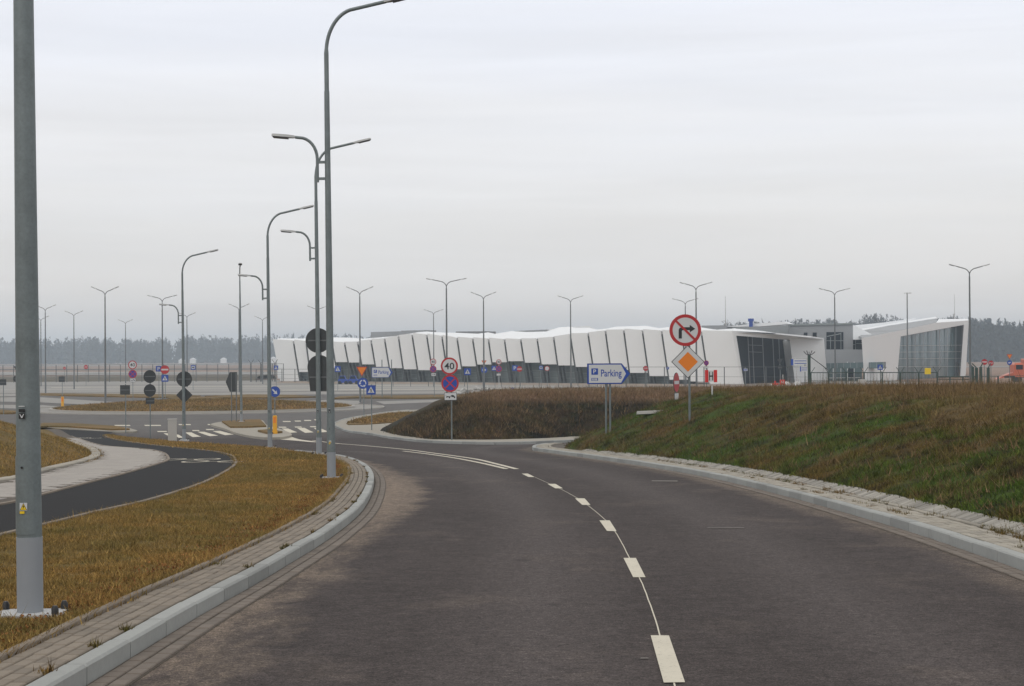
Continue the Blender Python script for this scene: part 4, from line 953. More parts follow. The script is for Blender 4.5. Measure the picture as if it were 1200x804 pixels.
def street_lamp(x, y, z, H, lower, label, group, side=1, detail=True, arm=1.17, yaw=0.0, mat='galv'):
    t = empty('street_lamp', (x, y, z), label=label, cat='street lamp', group=group)
    t.rotation_euler = (0, -R(.4), 0)
    n = 20
    base_r, top_r = 0.082, 0.045
    zt = H - 1.12
    MB().tube([(0, 0, 0.5 if detail else 0), (0, 0, zt * .5), (0, 0, zt - .75)], [base_r - .002, (base_r + top_r) / 2, top_r + .006], n).build('pole', M[mat], t, smooth=True)
    MB().tube([(0, 0, zt - .75), (0, 0, zt)], top_r, n).build('pole_top', M[mat], t, smooth=True)
    pts = [Vector((0, 0, zt - .05))] + arm_curve(0, zt, arm, 0.98, side, yaw)
    MB().tube(pts, [top_r] * 2 + [0.036] * (len(pts) - 2), 8).build('arm', M[mat], t, smooth=True)
    d = pts[-1] - pts[-2]; luminaire(t, pts[-1] - d.normalized() * .04, d, 0.55)
    if lower:
        zl = H * 0.66
        q = [Vector((-.2 * side, 0, zl - .45)), Vector((-.2 * side, 0, zl))] + [Vector((-.2 * side - (.34 * (1 - math.cos(a))) * side, 0, zl + .42 * math.sin(a))) for a in [math.pi / 2 * i / 8 for i in range(1, 9)]]
        q.append(q[-1] + Vector((-.08 * side, 0, .01)))
        MB().tube(q, .03, 8).build('lower_arm', M[mat], t, smooth=True)
        for zz in (zl - .06, zl - .38): MB().box(-.2 if side > 0 else .0, 0 if side > 0 else .2, -.025, .025, zz - .025, zz + .025).build('bracket', M[mat], t)
        luminaire(t, q[-1], Vector((-side, 0, .09)), .46)
    if detail:
        MB().tube([(0, 0, .012), (0, 0, .5)], base_r + .0035, 12).build('pole_sleeve', M['sleeve'], t, smooth=True)
        b = MB(); b.cbox(-.21, .21, -.14, .14, -.06, .018, .006); b.build('base_plate', M['basewhite'], t)
        for sx in (-.19, .19):
            for sy in (-.12, .12):
                MB().tube([(sx, sy, 0), (sx, sy, .05), (sx, sy, .07)], [.024, .024, .014], 10).build('bolt_cap', M['black'], t, smooth=True)
        vs = []; fs = []
        for k in range(9):
            a = R(-165 + 14 * k)
            for r_, zz in ((base_r + .0025, .52), (base_r + .0005, 1.02)): vs.append((r_ * math.cos(a), r_ * math.sin(a), zz))
        for k in range(8): fs.append((k * 2, k * 2 + 2, k * 2 + 3, k * 2 + 1))
        MB().add(vs, fs).build('service_door', M[mat], t, smooth=True)
        MB().tube([(-.03 + .01, -.088, .95), (-.03 + .01, -.092, .95)], .008, 8).build('lock', M['black'], t)
        MB().box(-.036, .012, -.0905, -.0885, .675, .725).build('warning_sticker', M['white'], t)
        MB().prism([(-.035, .678), (.011, .678), (-.012, .7245)], -.0912, -.0903).build('warning_border', M['black'], t)
        w = MB(); w.prism([(-.031, .6805), (.007, .6805), (-.012, .719)], -.092, -.0905); st = w.build('warning_sign', M['yellowsign'], t)
        w = MB(); w.prism([(-.0105, .715), (-.0185, .699), (-.0115, .700), (-.0155, .685), (-.0045, .704), (-.011, .703)], -.0935, -.092); w.build('lightning_bolt', M['black'], st)
        MB().box(-.036, -.006, -.0905, -.0885, .655, .672).build('warning_label', M['yellowsign'], t)
        MB().box(-.036, .004, -.0905, -.0885, 1.305, 1.325).build('number_plate', M['black'], t)
        p_ = MB().box(-.036, .004, -.0905, -.0885, 1.262, 1.298).build('number_plate', M['black'], t)
        w = MB(); w.prism([(-.031, 1.293), (-.026, 1.293), (-.016, 1.276), (-.006, 1.293), (-.001, 1.293), (-.013, 1.268), (-.019, 1.268)], -.092, -.0905); w.build('plate_mark', M['white'], p_)
        MB().box(-.036, .002, -.0905, -.0885, 1.34, 1.345).build('number_plate', M['white'], t)
    return t
grp = 'street lamps with two heads along the kerb'
p0 = P(35.5, 720, .11); street_lamp(p0.x, p0.y, p0.z, 9.15, True, 'huge galvanised lamp post beside the near kerb, its top out of the picture', grp)
p1 = P(388.5, 560, .11); street_lamp(p1.x, p1.y, p1.z, 9.36, True, 'tallest lamp post in full height, standing at the tip of the dry verge', grp)
p2 = P(374, 532.3, .11); street_lamp(p2.x, p2.y, p2.z, 9.45, True, 'lamp post with two round grey sign backs, just behind the tallest one', grp)
p3 = P(316.5, 524.4, .11); street_lamp(p3.x, p3.y, p3.z, 8.65, True, 'lamp post standing beside the keep right sign and its yellow bollard', grp)
p4 = P(215.8, 515.5, .11); street_lamp(p4.x, p4.y, p4.z, 8.75, True, 'lamp post beside the pale utility box, with a round and a diamond sign back', grp)
p5 = P(283, 494, .22); street_lamp(p5.x, p5.y, p5.z, 10.2, False, 'single lamp post standing on the grass of the splitter island', 'street lamps with two heads along the kerb', arm=1.3, yaw=R(-80), side=1)
def double_lamp(x, y, H, label, span=1.75, yaw=0.0, twist=0.0):
    t = empty('double_street_lamp', (x, y, G(y)), yaw, label=label, cat='street lamp', group='double armed lamps around the roundabout and car park')
    MB().tube([(0, 0, 0), (0, 0, H - .85)], [.1, .055], 8).build('pole', M['galv_far'], t, smooth=True)
    for s in (-1, 1):
        pts = [Vector((0, 0, H - 0.9))] + arm_curve(0, H - 0.78, span - .5, 0.66, s, bend=.5)
        MB().tube(pts, .035, 6).build('arm', M['galv_far'], t, smooth=True)
        d = pts[-1] - pts[-2]; luminaire(t, pts[-1], d, .55)
    return t
dbl = [(53, 358, 'far double armed lamp just right of the huge lamp post', 24), (47.8, 371, 'small double armed lamp partly behind the huge lamp post', 17), (86.5, 365, 'double armed lamp above the red round signs at far left', 18), (123, 337, 'tall double armed lamp left of the forty sign, in front of the field', 21), (147, 375, 'short far double armed lamp directly above the forty sign', 16),
       (190, 346, 'double armed lamp rising behind the no entry sign at left', 35), (219, 367, 'double armed lamp just right of the pole with diamond back', 18), (280, 357, 'double armed lamp behind the single lamp of the splitter island', 21), (307.5, 371, 'faint far double armed lamp at the left end of the terminal', 18), (372, 359, 'far double armed lamp mostly hidden behind two near poles', 24),
       (421.5, 337, 'double armed lamp above the orange yield sign', 30), (508, 363, 'double armed lamp left of the forty sign by the dark bank', 23), (523, 326, 'double armed lamp rising right behind the forty sign', 47), (566.5, 343, 'double armed lamp in front of the terminal middle, above a small yield sign', 30), (668.5, 347, 'double armed lamp left of the blue parking arrow sign', 30),
       (803, 350, 'smaller double armed lamp behind the no right turn sign', 30), (815.5, 331, 'taller double armed lamp just right of the no right turn sign', 38), (978, 338, 'double armed lamp in front of the grey middle block', 36), (1136, 310, 'tallest double armed lamp, at the right end of the glass wing', 47)]
for px, py, lb, sp in dbl:
    hor = 417 - .006 * (px - 600); D = (11.0 - CAMZ) * F / (hor - py); v = at(px, py, D)
    wpx = sp / 2 / F * D
    double_lamp(v.x + D * 0, v.y, 11.0, lb, max(1.3, min(wpx, 2.2)), R({24: 8, 35: -5}.get(sp, 0)))
v = at(1063, 343, 185); t = empty('park_lamp', (v.x, v.y, 0), label='slim single lamp post in front of the glass wing', cat='street lamp')
MB().tube([(0, 0, 0), (0, 0, v.z - .1)], [.09, .05], 8).build('pole', M['galv_far'], t, smooth=True); luminaire(t, (-.35, 0, v.z - .05), (1, 0, .03), .8)

# ================================================================ SIGNS
_txt = {}
def text_polys(s, size):
    """letters as mesh data, centred, upright in x and z"""
    if (s) not in _txt:
        cu = bpy.data.curves.new('letters', 'FONT'); cu.body = s; cu.size = 1.0; cu.align_x = 'LEFT'; cu.resolution_u = 6; cu.offset = 0.014
        o = bpy.data.objects.new('letters', cu); COL.objects.link(o)
        dg = bpy.context.evaluated_depsgraph_get(); dg.update(); me = o.evaluated_get(dg).to_mesh()
        V = [(v.co.x, v.co.y) for v in me.vertices]; Fs = [tuple(p.vertices) for p in me.polygons]
        o.evaluated_get(dg).to_mesh_clear(); bpy.data.objects.remove(o); bpy.data.curves.remove(cu)
        x0, x1 = min(v[0] for v in V), max(v[0] for v in V); y0, y1 = min(v[1] for v in V), max(v[1] for v in V)
        _txt[s] = ([(x - (x0 + x1) / 2, y - (y0 + y1) / 2) for x, y in V], Fs, x1 - x0, y1 - y0)
    return _txt[s]
def put_text(parent, s, cx, cz, h, y, mat, w=None, name='letters'):
    V, Fs, W, Hh = text_polys(s, 1); k = h / Hh; kx = k if w is None else w / W
    mb = MB(); mb.v = [(cx + a * kx, y, cz + b * k) for a, b in V]; mb.f = list(Fs); mb.mi = [0] * len(Fs)
    me = bpy.data.meshes.new(name); me.from_pydata(mb.v, [], mb.f); me.materials.append(M[mat]); return link_mesh(name, me, parent)
def cpts(r, cx, cz, n=36, a0=0): return [(cx + r * math.cos(a0 + 2 * math.pi * k / n), cz + r * math.sin(a0 + 2 * math.pi * k / n)) for k in range(n)]
def rr(cx, cz, w, h, r=0.03):
    out = []
    for sx, sz, a in ((1, 1, 0), (-1, 1, 90), (-1, -1, 180), (1, -1, 270)):
        for k in range(4): t_ = R(a + 30 * k); out.append((cx + sx * (w / 2 - r) + r * math.cos(t_), cz + sz * (h / 2 - r) + r * math.sin(t_)))
    return out
def plate(t, outline, mat='signback', y=0.0, th=0.02, name='sign_plate'):
    return MB().prism(outline, y - th, y).build(name, M[mat], t)
def lay(p, outline, mat, y, name='sign_face', th=0.004): return MB().prism(outline, y - th, y).build(name, M[mat], p)
def rot2(pts, a, cx=0, cz=0): c, s = math.cos(a), math.sin(a); return [(cx + (x * c - z * s), cz + (x * s + z * c)) for x, z in pts]
def bar(x0, z0, x1, z1, w):
    d = Vector((x1 - x0, z1 - z0)).normalized(); n = Vector((-d.y, d.x)) * w / 2
    return [(x0 + n.x, z0 + n.y), (x1 + n.x, z1 + n.y), (x1 - n.x, z1 - n.y), (x0 - n.x, z0 - n.y)]
Y1, Y2, Y3, Y4 = -.021, -.026, -.031, -.036
def el_limit(t, x, z, r, txt='40'):
    p = plate(t, cpts(r, x, z)); MB().ring(r * .80, r, Y2, Y1, x, z, 40).build('sign_rim', M['red'], p); lay(p, cpts(r * .81, x, z), 'white', Y1)
    put_text(p, txt, x, z, r * .78, Y2, 'black', w=r * 1.15, name='number')
def el_nostop(t, x, z, r, far=False):
    p = plate(t, cpts(r, x, z)); MB().ring(r * .80, r, Y2, Y1, x, z, 40).build('sign_rim', M['red'], p); lay(p, cpts(r * .81, x, z), 'blue' if not far else 'bluefar', Y1)
    for a in (45, 135): lay(p, rot2([(-r * .8, -r * .075), (r * .8, -r * .075), (r * .8, r * .075), (-r * .8, r * .075)], R(a), x, z), 'red', Y2 - .0005 * (a > 90), 'cross_bar')
def el_noentry(t, x, z, r):
    p = plate(t, cpts(r, x, z)); lay(p, cpts(r * .97, x, z), 'red', Y1); lay(p, [(x - r * .78, z - r * .17), (x + r * .78, z - r * .17), (x + r * .78, z + r * .17), (x - r * .78, z + r * .17)], 'white', Y2, 'bar')
def el_stopdisc(t, x, z, r):
    p = plate(t, cpts(r, x, z, 8, math.pi / 8)); lay(p, cpts(r * .95, x, z, 8, math.pi / 8), 'red', Y1); put_text(p, 'STOP', x, z, r * .5, Y2, 'white', w=r * 1.4)
def el_prohib(t, x, z, r):
    p = plate(t, cpts(r, x, z)); MB().ring(r * .78, r, Y2, Y1, x, z, 32).build('sign_rim', M['red'], p); lay(p, cpts(r * .79, x, z), 'white', Y1)
def el_noright(t, x, z, r):
    p = plate(t, cpts(r, x, z, 48)); MB().ring(r * .80, r, Y2, Y1, x, z, 56).build('sign_rim', M['red'], p); lay(p, cpts(r * .81, x, z), 'white', Y1)
    a = [(-.42, -.52), (-.42, .02), (-.36, .14), (-.24, .19), (.28, .19), (.28, .33), (.62, .09), (.28, -.14), (.28, .0), (-.17, .0), (-.22, -.04), (-.22, -.52)]
    lay(p, [(x + u * r, z + v * r) for u, v in a], 'black', Y2, 'arrow')
    lay(p, rot2([(-r * .82, -r * .07), (r * .82, -r * .07), (r * .82, r * .07), (-r * .82, r * .07)], R(-45), x, z), 'red', Y3, 'cross_bar')
def el_priority(t, x, z, r):
    p = plate(t, cpts(r, x, z, 4)); lay(p, cpts(r * .945, x, z, 4), 'white', Y1); lay(p, cpts(r * .60, x, z, 4), 'orange', Y2, 'sign_diamond')
def el_yield(t, x, z, r):
    o = lambda k: [(x - r * k, z + r * .577 * k), (x, z - r * 1.15 * k), (x + r * k, z + r * .577 * k)]
    p = plate(t, o(1)); lay(p, o(.98), 'red', Y1, 'sign_rim'); lay(p, o(.80), 'orange', Y2)
def el_ring(t, x, z, r):
    p = plate(t, cpts(r, x, z)); lay(p, cpts(r * .97, x, z), 'blue', Y1)
    for k in range(3):
        a0 = R(100 + 120 * k); MB().ring(r * .45, r * .62, Y2, Y1 - .001, x, z, 8, a0, a0 + R(72)).build('arrow', M['white'], p)
        a = a0 + R(78); c = (x + r * .535 * math.cos(a), z + r * .535 * math.sin(a)); tv = (-math.sin(a), math.cos(a)); nv = (math.cos(a), math.sin(a))
        lay(p, [(c[0] + nv[0] * r * .24 - tv[0] * .06 * r, c[1] + nv[1] * r * .24 - tv[1] * .06 * r), (c[0] + tv[0] * r * .3, c[1] + tv[1] * r * .3), (c[0] - nv[0] * r * .24 - tv[0] * .06 * r, c[1] - nv[1] * r * .24 - tv[1] * .06 * r)], 'white', Y2, 'arrow_head')
def el_keepright(t, x, z, r, ang=-45):
    p = plate(t, cpts(r, x, z)); lay(p, cpts(r * .97, x, z), 'blue', Y1)
    a = [(-.6, -.13), (.12, -.13), (.05, -.42), (.66, 0), (.05, .42), (.12, .13), (-.6, .13)]
    lay(p, rot2([(u * r, v * r) for u, v in a], R(ang), x, z), 'white', Y2, 'arrow')
def el_ped(t, x, z, s):
    p = plate(t, rr(x, z, s, s, s * .06)); lay(p, rr(x, z, s * .97, s * .97, s * .06), 'blue', Y1)
    lay(p, [(x - s * .36, z - s * .30), (x + s * .36, z - s * .30), (x, z + s * .36)], 'white', Y2, 'sign_triangle')
    k = s * .012
    w = [(-6, -23), (-2, -23), (1, -9), (4, -14), (8, -23), (12, -23), (6, -8), (3, 0), (8, 1), (8, 4), (2, 6), (-5, 6), (-10, 0), (-8, -2), (-4, 1), (-3, -8)]
    lay(p, [(x + a * k, z + b * k) for a, b in w], 'black', Y3, 'walking_figure'); lay(p, cpts(3.2 * k, x + 0 * k, z + 10.5 * k, 10), 'black', Y3, 'figure_head')
def el_P(t, x, z, s, ch='P'):
    p = plate(t, rr(x, z, s, s, s * .06)); lay(p, rr(x, z, s * .97, s * .97, s * .06), 'blue', Y1); put_text(p, ch, x, z, s * .6, Y2, 'white', w=s * .42)
def el_bus(t, x, z, s):
    p = plate(t, rr(x, z, s, s, s * .06)); lay(p, rr(x, z, s * .97, s * .97, s * .06), 'blue', Y1); lay(p, rr(x, z, s * .66, s * .56, .02), 'white', Y2, 'sign_field')
    b = lay(p, rr(x, z + .02 * s, s * .46, s * .24, .02), 'black', Y3, 'bus_symbol'); lay(p, cpts(s * .05, x - s * .13, z - s * .13, 10), 'black', Y3, 'wheel_symbol'); lay(p, cpts(s * .05, x + s * .13, z - s * .13, 10), 'black', Y3, 'wheel_symbol')
def el_tow(t, x, z, w):
    h = w * .62; p = plate(t, rr(x, z, w, h, .015)); MB().box(x - w * .5, x + w * .5, Y1 - .004, Y1, z - h * .5, z + h * .5).build('sign_face', M['black'], p)
    lay(p, rr(x, z, w * .94, h * .9, .01), 'white', Y2)
    k = w / 100
    lay(p, [(x + a * k, z + b * k) for a, b in ((-40, 6), (-37, 8), (-30, -4), (-16, -6), (-12, -12), (-4, -8), (0, 2), (-3, 4), (-10, -1), (-22, 3), (-32, 2), (-38, 12))], 'black', Y3, 'tow_truck_symbol')
    lay(p, rot2([(-19 * k, -6 * k), (19 * k, -6 * k), (17 * k, 3 * k), (9 * k, 4 * k), (5 * k, 9 * k), (-9 * k, 9 * k), (-13 * k, 3 * k), (-19 * k, 2 * k)], R(-22), x + 21 * k, z + 1 * k), 'black', Y3, 'towed_car_symbol')
    for a, b in ((-30, -6), (-8, -11), (12, -1), (32, -10)): lay(p, cpts(4.6 * k, x + a * k, z + b * k, 12), 'black', Y3 - .0005, 'wheel_symbol')
def el_small(t, x, z, w, h=None, txt=None):
    h = h or w * .5; p = plate(t, rr(x, z, w, h, .01)); lay(p, rr(x, z, w * .95, h * .9, .01), 'white', Y1)
    if txt: put_text(p, txt, x, z, h * .4, Y2, 'black', w=w * .6)
def el_back(t, x, z, r): 
    p = plate(t, cpts(r, x, z)); lay(p, [(x - r * .8, z - .02), (x + r * .8, z - .02), (x + r * .8, z + .02), (x - r * .8, z + .02)], 'galv_far', Y1, 'sign_rail', .015)
def el_backsq(t, x, z, w, h=None):
    h = h or w; p = plate(t, rr(x, z, w, h, .02)); lay(p, [(x - w * .45, z - .02), (x + w * .45, z - .02), (x + w * .45, z + .02), (x - w * .45, z + .02)], 'galv_far', Y1, 'sign_rail', .015)
def el_backdia(t, x, z, r):
    plate(t, cpts(r, x, z, 4))
def el_backtri(t, x, z, r): plate(t, [(x - r, z + r * .577), (x, z - r * 1.15), (x + r, z + r * .577)])
def el_park(t, x, z, w, label=True):
    h = w * .48; tip = w * .2
    o = lambda k: [(x - w / 2 + k, z - h / 2 + k), (x + w / 2 - tip - k * .4, z - h / 2 + k), (x + w / 2 - k * 1.4, z), (x + w / 2 - tip - k * .4, z + h / 2 - k), (x - w / 2 + k, z + h / 2 - k)]
    p = plate(t, o(0), th=.04, y=.02); lay(p, o(.006), 'blue', Y1, 'sign_rim')
    inner = [(x - w / 2 + .055, z - h / 2 + .04), (x + w * .285, z - h / 2 + .04), (x + w * .40, z), (x + w * .285, z + h / 2 - .04), (x - w / 2 + .055, z + h / 2 - .04)]
    lay(p, inner, 'white', Y2)
    bx, bs = x - w * .325, w * .155
    lay(p, rr(bx, z + h * .11, bs, bs * .95, .012), 'blue', Y3, 'parking_symbol'); put_text(p, 'P', bx, z + h * .115, bs * .6, Y4, 'white', w=bs * .42)
    lay(p, rr(bx, z - h * .27, bs, bs * .42, .01), 'blue', Y3, 'parking_symbol')
    s_ = MB()
    for k in range(4): s_.box(bx - bs * .38 + k * bs * .2, bx - bs * .25 + k * bs * .2, Y4 - .001, Y4, z - h * .31, z - h * .22)
    s_.box(bx - bs * .4, bx + bs * .42, Y4 - .001, Y4, z - h * .325, z - h * .315).build('bus_symbol', M['white'], p, kind='stuff')
    if label: put_text(p, 'Parking', x + w * .06, z - h * .02, h * .45, Y3, 'blue', w=w * .48)
def el_arrowback(t, x, z, w, h):
    plate(t, [(x - w / 2, z), (x - w * .15, z - h / 2), (x + w / 2, z - h / 2), (x + w / 2, z + h / 2), (x - w * .15, z + h / 2)], th=.04, y=.02)
def el_board(t, x, z, w, h):
    p = plate(t, rr(x, z, w, h, .02)); lay(p, rr(x, z, w * .98, h * .96, .02), 'white', Y1); lay(p, rr(x - w * .42, z, w * .14, h * .9, .01), 'blue', Y2, 'arrow_field')
    for dz in (.18, -.18): lay(p, [(x - w * .28, z + dz * h - .03), (x + w * .42, z + dz * h - .03), (x + w * .42, z + dz * h + .03), (x - w * .28, z + dz * h + .03)], 'blue', Y2, 'lettering_line')
def sign(name, label, cat, px, D, els, yaw=0, top=None, base=None, group=None, posts=((0, .03),), postmat='galv', zbase=None, pname='post'):
    """els: (builder, photo x, photo y, size in photo pixels, extra...)"""
    g = at(px, 402, D); x, y = g.x, g.y
    z = groundz(x, y) if zbase is None else zbase
    t = empty(name, (x, y, z), R(yaw), label=label, cat=cat, group=group); ztop = 0
    for e in els:
        f, ex, ey, s = e[:4]; c = at(ex, ey, D); sz = s / F * D; dx = (c.x - x) / max(math.cos(R(yaw)), .2)
        extra = [v / F * D if isinstance(v, float) else v for v in e[4:]]
        f(t, dx, c.z - z, sz, *extra); ztop = max(ztop, c.z - z + sz * .6)
    if top is not None: ztop = at(px, top, D).z - z
    if D < 80:
        for e in els:
            c = at(e[1], e[2], D); h_ = min(e[3] / F * D * .55, .2)
            for dz in (-h_, h_):
                for dx, r_ in posts: MB().ring(r_, r_ + .006, -.02, .02, n=12).build('clamp', M['galv_far'], t).matrix_local = Matrix.Translation((dx, .012 + r_, c.z - z + dz)) @ Matrix.Rotation(math.pi / 2, 4, 'X')
    for dx, r_ in posts:
        MB().tube([(dx, .012 + r_, -.25), (dx, .012 + r_, ztop)], r_, 8).build(pname, M[postmat], t, smooth=True)
    return t
sign('turn_ban_sign', 'large no right turn sign above an orange priority diamond', 'road sign', 807, 50.5, [(el_noright, 803, 387, 18.6), (el_priority, 806, 424, 19.4)], top=372, posts=((0.02, .032),))
S = 50.0 / F * 57
sign('parking_sign', 'white blue-edged arrow sign reading Parking on two posts at the foot of the green bank', 'parking sign', 711.5, 57, [(el_park, 713.3, 438, 50.5)], yaw=0, posts=((-.045, .03), (.085, .03)), top=429)
sign('speed_limit_sign', 'near forty limit above no stopping sign and tow plate before the dark bank', 'road sign', 528.7, 77.5, [(el_limit, 526.6, 429, 10.1), (el_nostop, 527.4, 449.3, 10.2), (el_tow, 528, 464.6, 14.6)], posts=((0, .03),), top=425)
sign('entry_ban_sign', 'red and white no entry sign turned nearly edge on, over a small white plate', 'road sign', 792.6, 68, [(el_noentry, 792, 448.2, 11.6), (el_small, 792, 464.5, 16.0, 8.0)], yaw=68, top=440)
def el_H(t, x, z, s):
    for dx in (-1, 1): MB().box(x + dx * s * .72 - s * .27, x + dx * s * .72 + s * .27, -.03, 0, z - s, z + s).build('red_bar', M['redbright'], t)
    p = plate(t, rr(x, z, s * .86, s * 1.8, .01), 'white'); put_text(p, 'H', x, z, s * 1.4, Y1 - .001, 'black', w=s * .66, name='letter'); MB().box(x - s * .5, x + s * .5, 0, .02, z - .02, z + .02).build('rail', M['white'], t)
sign('hydrant_marker', 'black letter H between two red bars on a white post, on top of the bank', 'marker sign', 834.3, 56, [(el_H, 833.2, 440.8, 7.2)], postmat='white', top=452, posts=((0, .022),))
def el_Hr(t, x, z, s):
    plate(t, rr(x, z, s * 2, s * 2, .01), 'redbright'); put_text(t, 'H', x, z, s * 1.2, Y1 - .001, 'white', w=s * .9, name='letter')
sign('hydrant_marker', 'small red plate with letter H on a white post in front of the white sacks', 'marker sign', 917.3, 150, [(el_Hr, 916.8, 448, 3)], postmat='white', top=439, zbase=0)
t = sign('marker_cross', 'low red cross shaped stake left of the small red H plate', 'marker stake', 908.3, 140, [], postmat='redbright', top=446.5, zbase=0, posts=((0, .06),)); 
v = at(908.3, 450, 140); MB().box(-.25, .25, -.03, .04, v.z - .06, v.z + .06).build('cross_arm', M['redbright'], t)
# left and middle distance
fg = 'road signs of the distant junction'
def sg(name, label, px, D, els, **k): return sign(name, label, 'road sign', px, D, els, group=fg, **k)
sg('speed_limit_sign', 'forty limit over purple-blue no stopping sign, beyond the roundabout', 155.4, 172, [(el_limit, 155.3, 427.6, 5.1), (el_nostop, 155.5, 438.4, 4.9, True), (el_tow, 155.6, 445.5, 7)])
sg('road_sign', 'square dark sign back on a thin post left of the round pair', 146.8, 104, [(el_backsq, 146.6, 457, 11.6, 11.0)])
sg('road_sign', 'two oval dark sign backs over a small square, on one thin post', 176, 91, [(el_back, 175.5, 441.3, 7.6), (el_back, 175.6, 457.6, 7.4), (el_backsq, 175.8, 469.8, 10.6, 7.0)], yaw=32)
sg('entry_ban_sign', 'no entry disc over a blue crossing square at left', 193.3, 168, [(el_noentry, 193.2, 433.2, 5.2), (el_ped, 193.3, 443.3, 8.2)])
sg('parking_place_sign', 'blue parking square half hidden behind the left no entry disc', 186, 190, [(el_P, 186, 432.2, 6.6)])
sg('bus_sign', 'small blue bus sign far out over the field, right of the round back', 226, 240, [(el_bus, 226.4, 430.6, 5.6)])
c = p4; 
t = empty('road_sign', (p4.x, p4.y + .1, p4.z), label='round over diamond dark sign backs clamped to the lamp by the utility box', cat='road sign', group=fg)
el_back(t, 0.0, at(215, 444.3, p4.y).z - p4.z, 9.2 / F * p4.y); el_backdia(t, 0.0, at(215, 463, p4.y).z - p4.z, 9.6 / F * p4.y)
t = empty('road_sign', (p2.x, p2.y + .1, p2.z), label='large round sign back over a keyhole shaped one clamped to the second tall lamp', cat='road sign', group=fg)
el_back(t, at(372.3, 399, p2.y).x - p2.x, at(372, 399, p2.y).z - p2.z, 14.6 / F * p2.y)
r_ = 14.2 / F * p2.y; cx = at(374, 430, p2.y).x - p2.x; cz = at(374, 430.3, p2.y).z - p2.z
a = [(cx + r_ * math.cos(R(d_)), cz + r_ * math.sin(R(d_))) for d_ in range(-20, 201, 10)] + [(cx - .28, cz - .72), (cx + .28, cz - .72)]
o = plate(t, a); lay(o, [(cx - .3, cz - .32), (cx + .3, cz - .32), (cx + .3, cz - .28), (cx - .3, cz - .28)], 'galv_far', Y1, 'sign_rail', .015)
t = empty('arrow_sign', at(271, 402, 116.5).xy.to_3d(), label='back of an arrow sign on two posts standing on the splitter island', cat='road sign', group=fg)
t.location.z = G(116.5) + .12; z_ = at(271, 447.6, 116.5).z - t.location.z; el_arrowback(t, 0, z_, 13.4 / F * 116.5, 23 / F * 116.5)
for dx in (.03, .34): MB().tube([(dx - .02, -.06, -.2), (dx - .02, -.06, z_ + .6)], .035, 8).build('post', M['galv_far'], t)
sg('keep_right_sign', 'blue disc with white arrow pointing down right above the yellow bollard', 321.6, 98.5, [(el_keepright, 322, 459, 6.4)], top=454)
sg('crossing_sign', 'small blue crossing sign at the left end of the terminal', 323.5, 230, [(el_ped, 323.5, 431, 5.2)])
sg('yield_sign', 'orange yield triangle over the blue roundabout disc', 426, 128, [(el_yield, 424, 433.6, 6.6), (el_ring, 425.2, 449.2, 6.5)])
sg('crossing_sign', 'blue pedestrian crossing square right of the roundabout disc', 435, 104, [(el_ped, 434.8, 457, 11)])
sg('crossing_sign', 'small blue crossing square behind the two tall lamp posts', 395.6, 230, [(el_ped, 395.8, 432.5, 7)])
sg('parking_sign', 'far pale blue arrow sign for parking left of the forty sign', 453, 188, [(el_park, 448, 436.5, 25)], posts=((-.5, .05), (.5, .05)))
sg('speed_limit_sign', 'small round limit sign just left of the near forty sign', 508.6, 188, [(el_limit, 507.6, 424, 3.7, '40'), (el_nostop, 507.6, 432.4, 3.9, True), (el_tow, 508.2, 439, 5.6)], )
sg('crossing_sign', 'blue crossing square just right of the near forty sign', 547.6, 190, [(el_ped, 547.8, 435.6, 8.2)])
sg('yield_sign', 'small yield triangle over a blue disc in front of the terminal middle', 567.8, 220, [(el_yield, 567.2, 424.2, 3.0), (el_keepright, 567.4, 433.6, 3.8, 0)])
sg('crossing_sign', 'blue crossing square overlapped by the pair of small round signs', 579.8, 225, [(el_ped, 579, 431.6, 6)])
sg('speed_limit_sign', 'limit sign over purple no stopping disc on a white post', 584.5, 195, [(el_limit, 584.5, 424.2, 3.1, '40'), (el_nostop, 584.5, 432.3, 3.6, True), (el_small, 584.3, 439, 5)], postmat='white')
sg('parking_place_sign', 'blue parking sign before the terminal, left of a red disc', 603.4, 215, [(el_P, 603.4, 431.4, 6.6)])
sg('entry_ban_sign', 'small red disc directly right of the blue parking sign', 609, 205, [(el_noentry, 608.8, 432.5, 3.3)])
sg('bus_sign', 'blue bus sign before the terminal, left of a white disc with red rim', 633.8, 220, [(el_bus, 634, 431, 4.6)])
sg('vehicle_ban_sign', 'white disc with red rim right of the blue bus sign', 641, 200, [(el_prohib, 641, 431.8, 3)])
sg('entry_ban_sign', 'small red disc right of the near parking arrow sign', 757, 180, [(el_stopdisc, 756.6, 431.8, 3.2)])
sg('parking_place_sign', 'tiny blue square right of the small red disc', 782.5, 200, [(el_P, 782.5, 431.4, 3)])
sg('stopping_ban_sign', 'purple-blue no stopping disc over a white plate beside the priority diamond', 828, 120, [(el_nostop, 827.7, 425.4, 2.9, True), (el_small, 827.6, 430.4, 5)])
sg('direction_sign', 'small white and blue board in front of the dark portal glass', 873.6, 190, [(el_board, 873.6, 433.4, 5.0, 2.8)])
sg('road_sign', 'grey triangle and disc sign backs in front of the dark portal glass', 914, 175, [(el_backtri, 914, 422.6, 3.4), (el_back, 914.2, 430.6, 2.8)], postmat='galv')
sg('direction_sign', 'wide pale blue direction board left of the tall green fence post', 944, 150, [(el_board, 936.6, 424.4, 20, 8.0)], posts=((.3, .04),))
sg('direction_sign', 'smaller blue and white board under the wide direction board', 941.8, 149, [(el_board, 942, 432.4, 9, 6.6)], posts=((.1, .04),))
sg('crossing_sign', 'blue crossing square by the fence, left of the glass wing', 1031.6, 150, [(el_ped, 1031.4, 430.4, 6.2)], postmat='fence')
sg('entry_ban_sign', 'no entry disc beside the green gate posts at right', 1153.4, 150, [(el_noentry, 1153.6, 424.2, 3.5)])
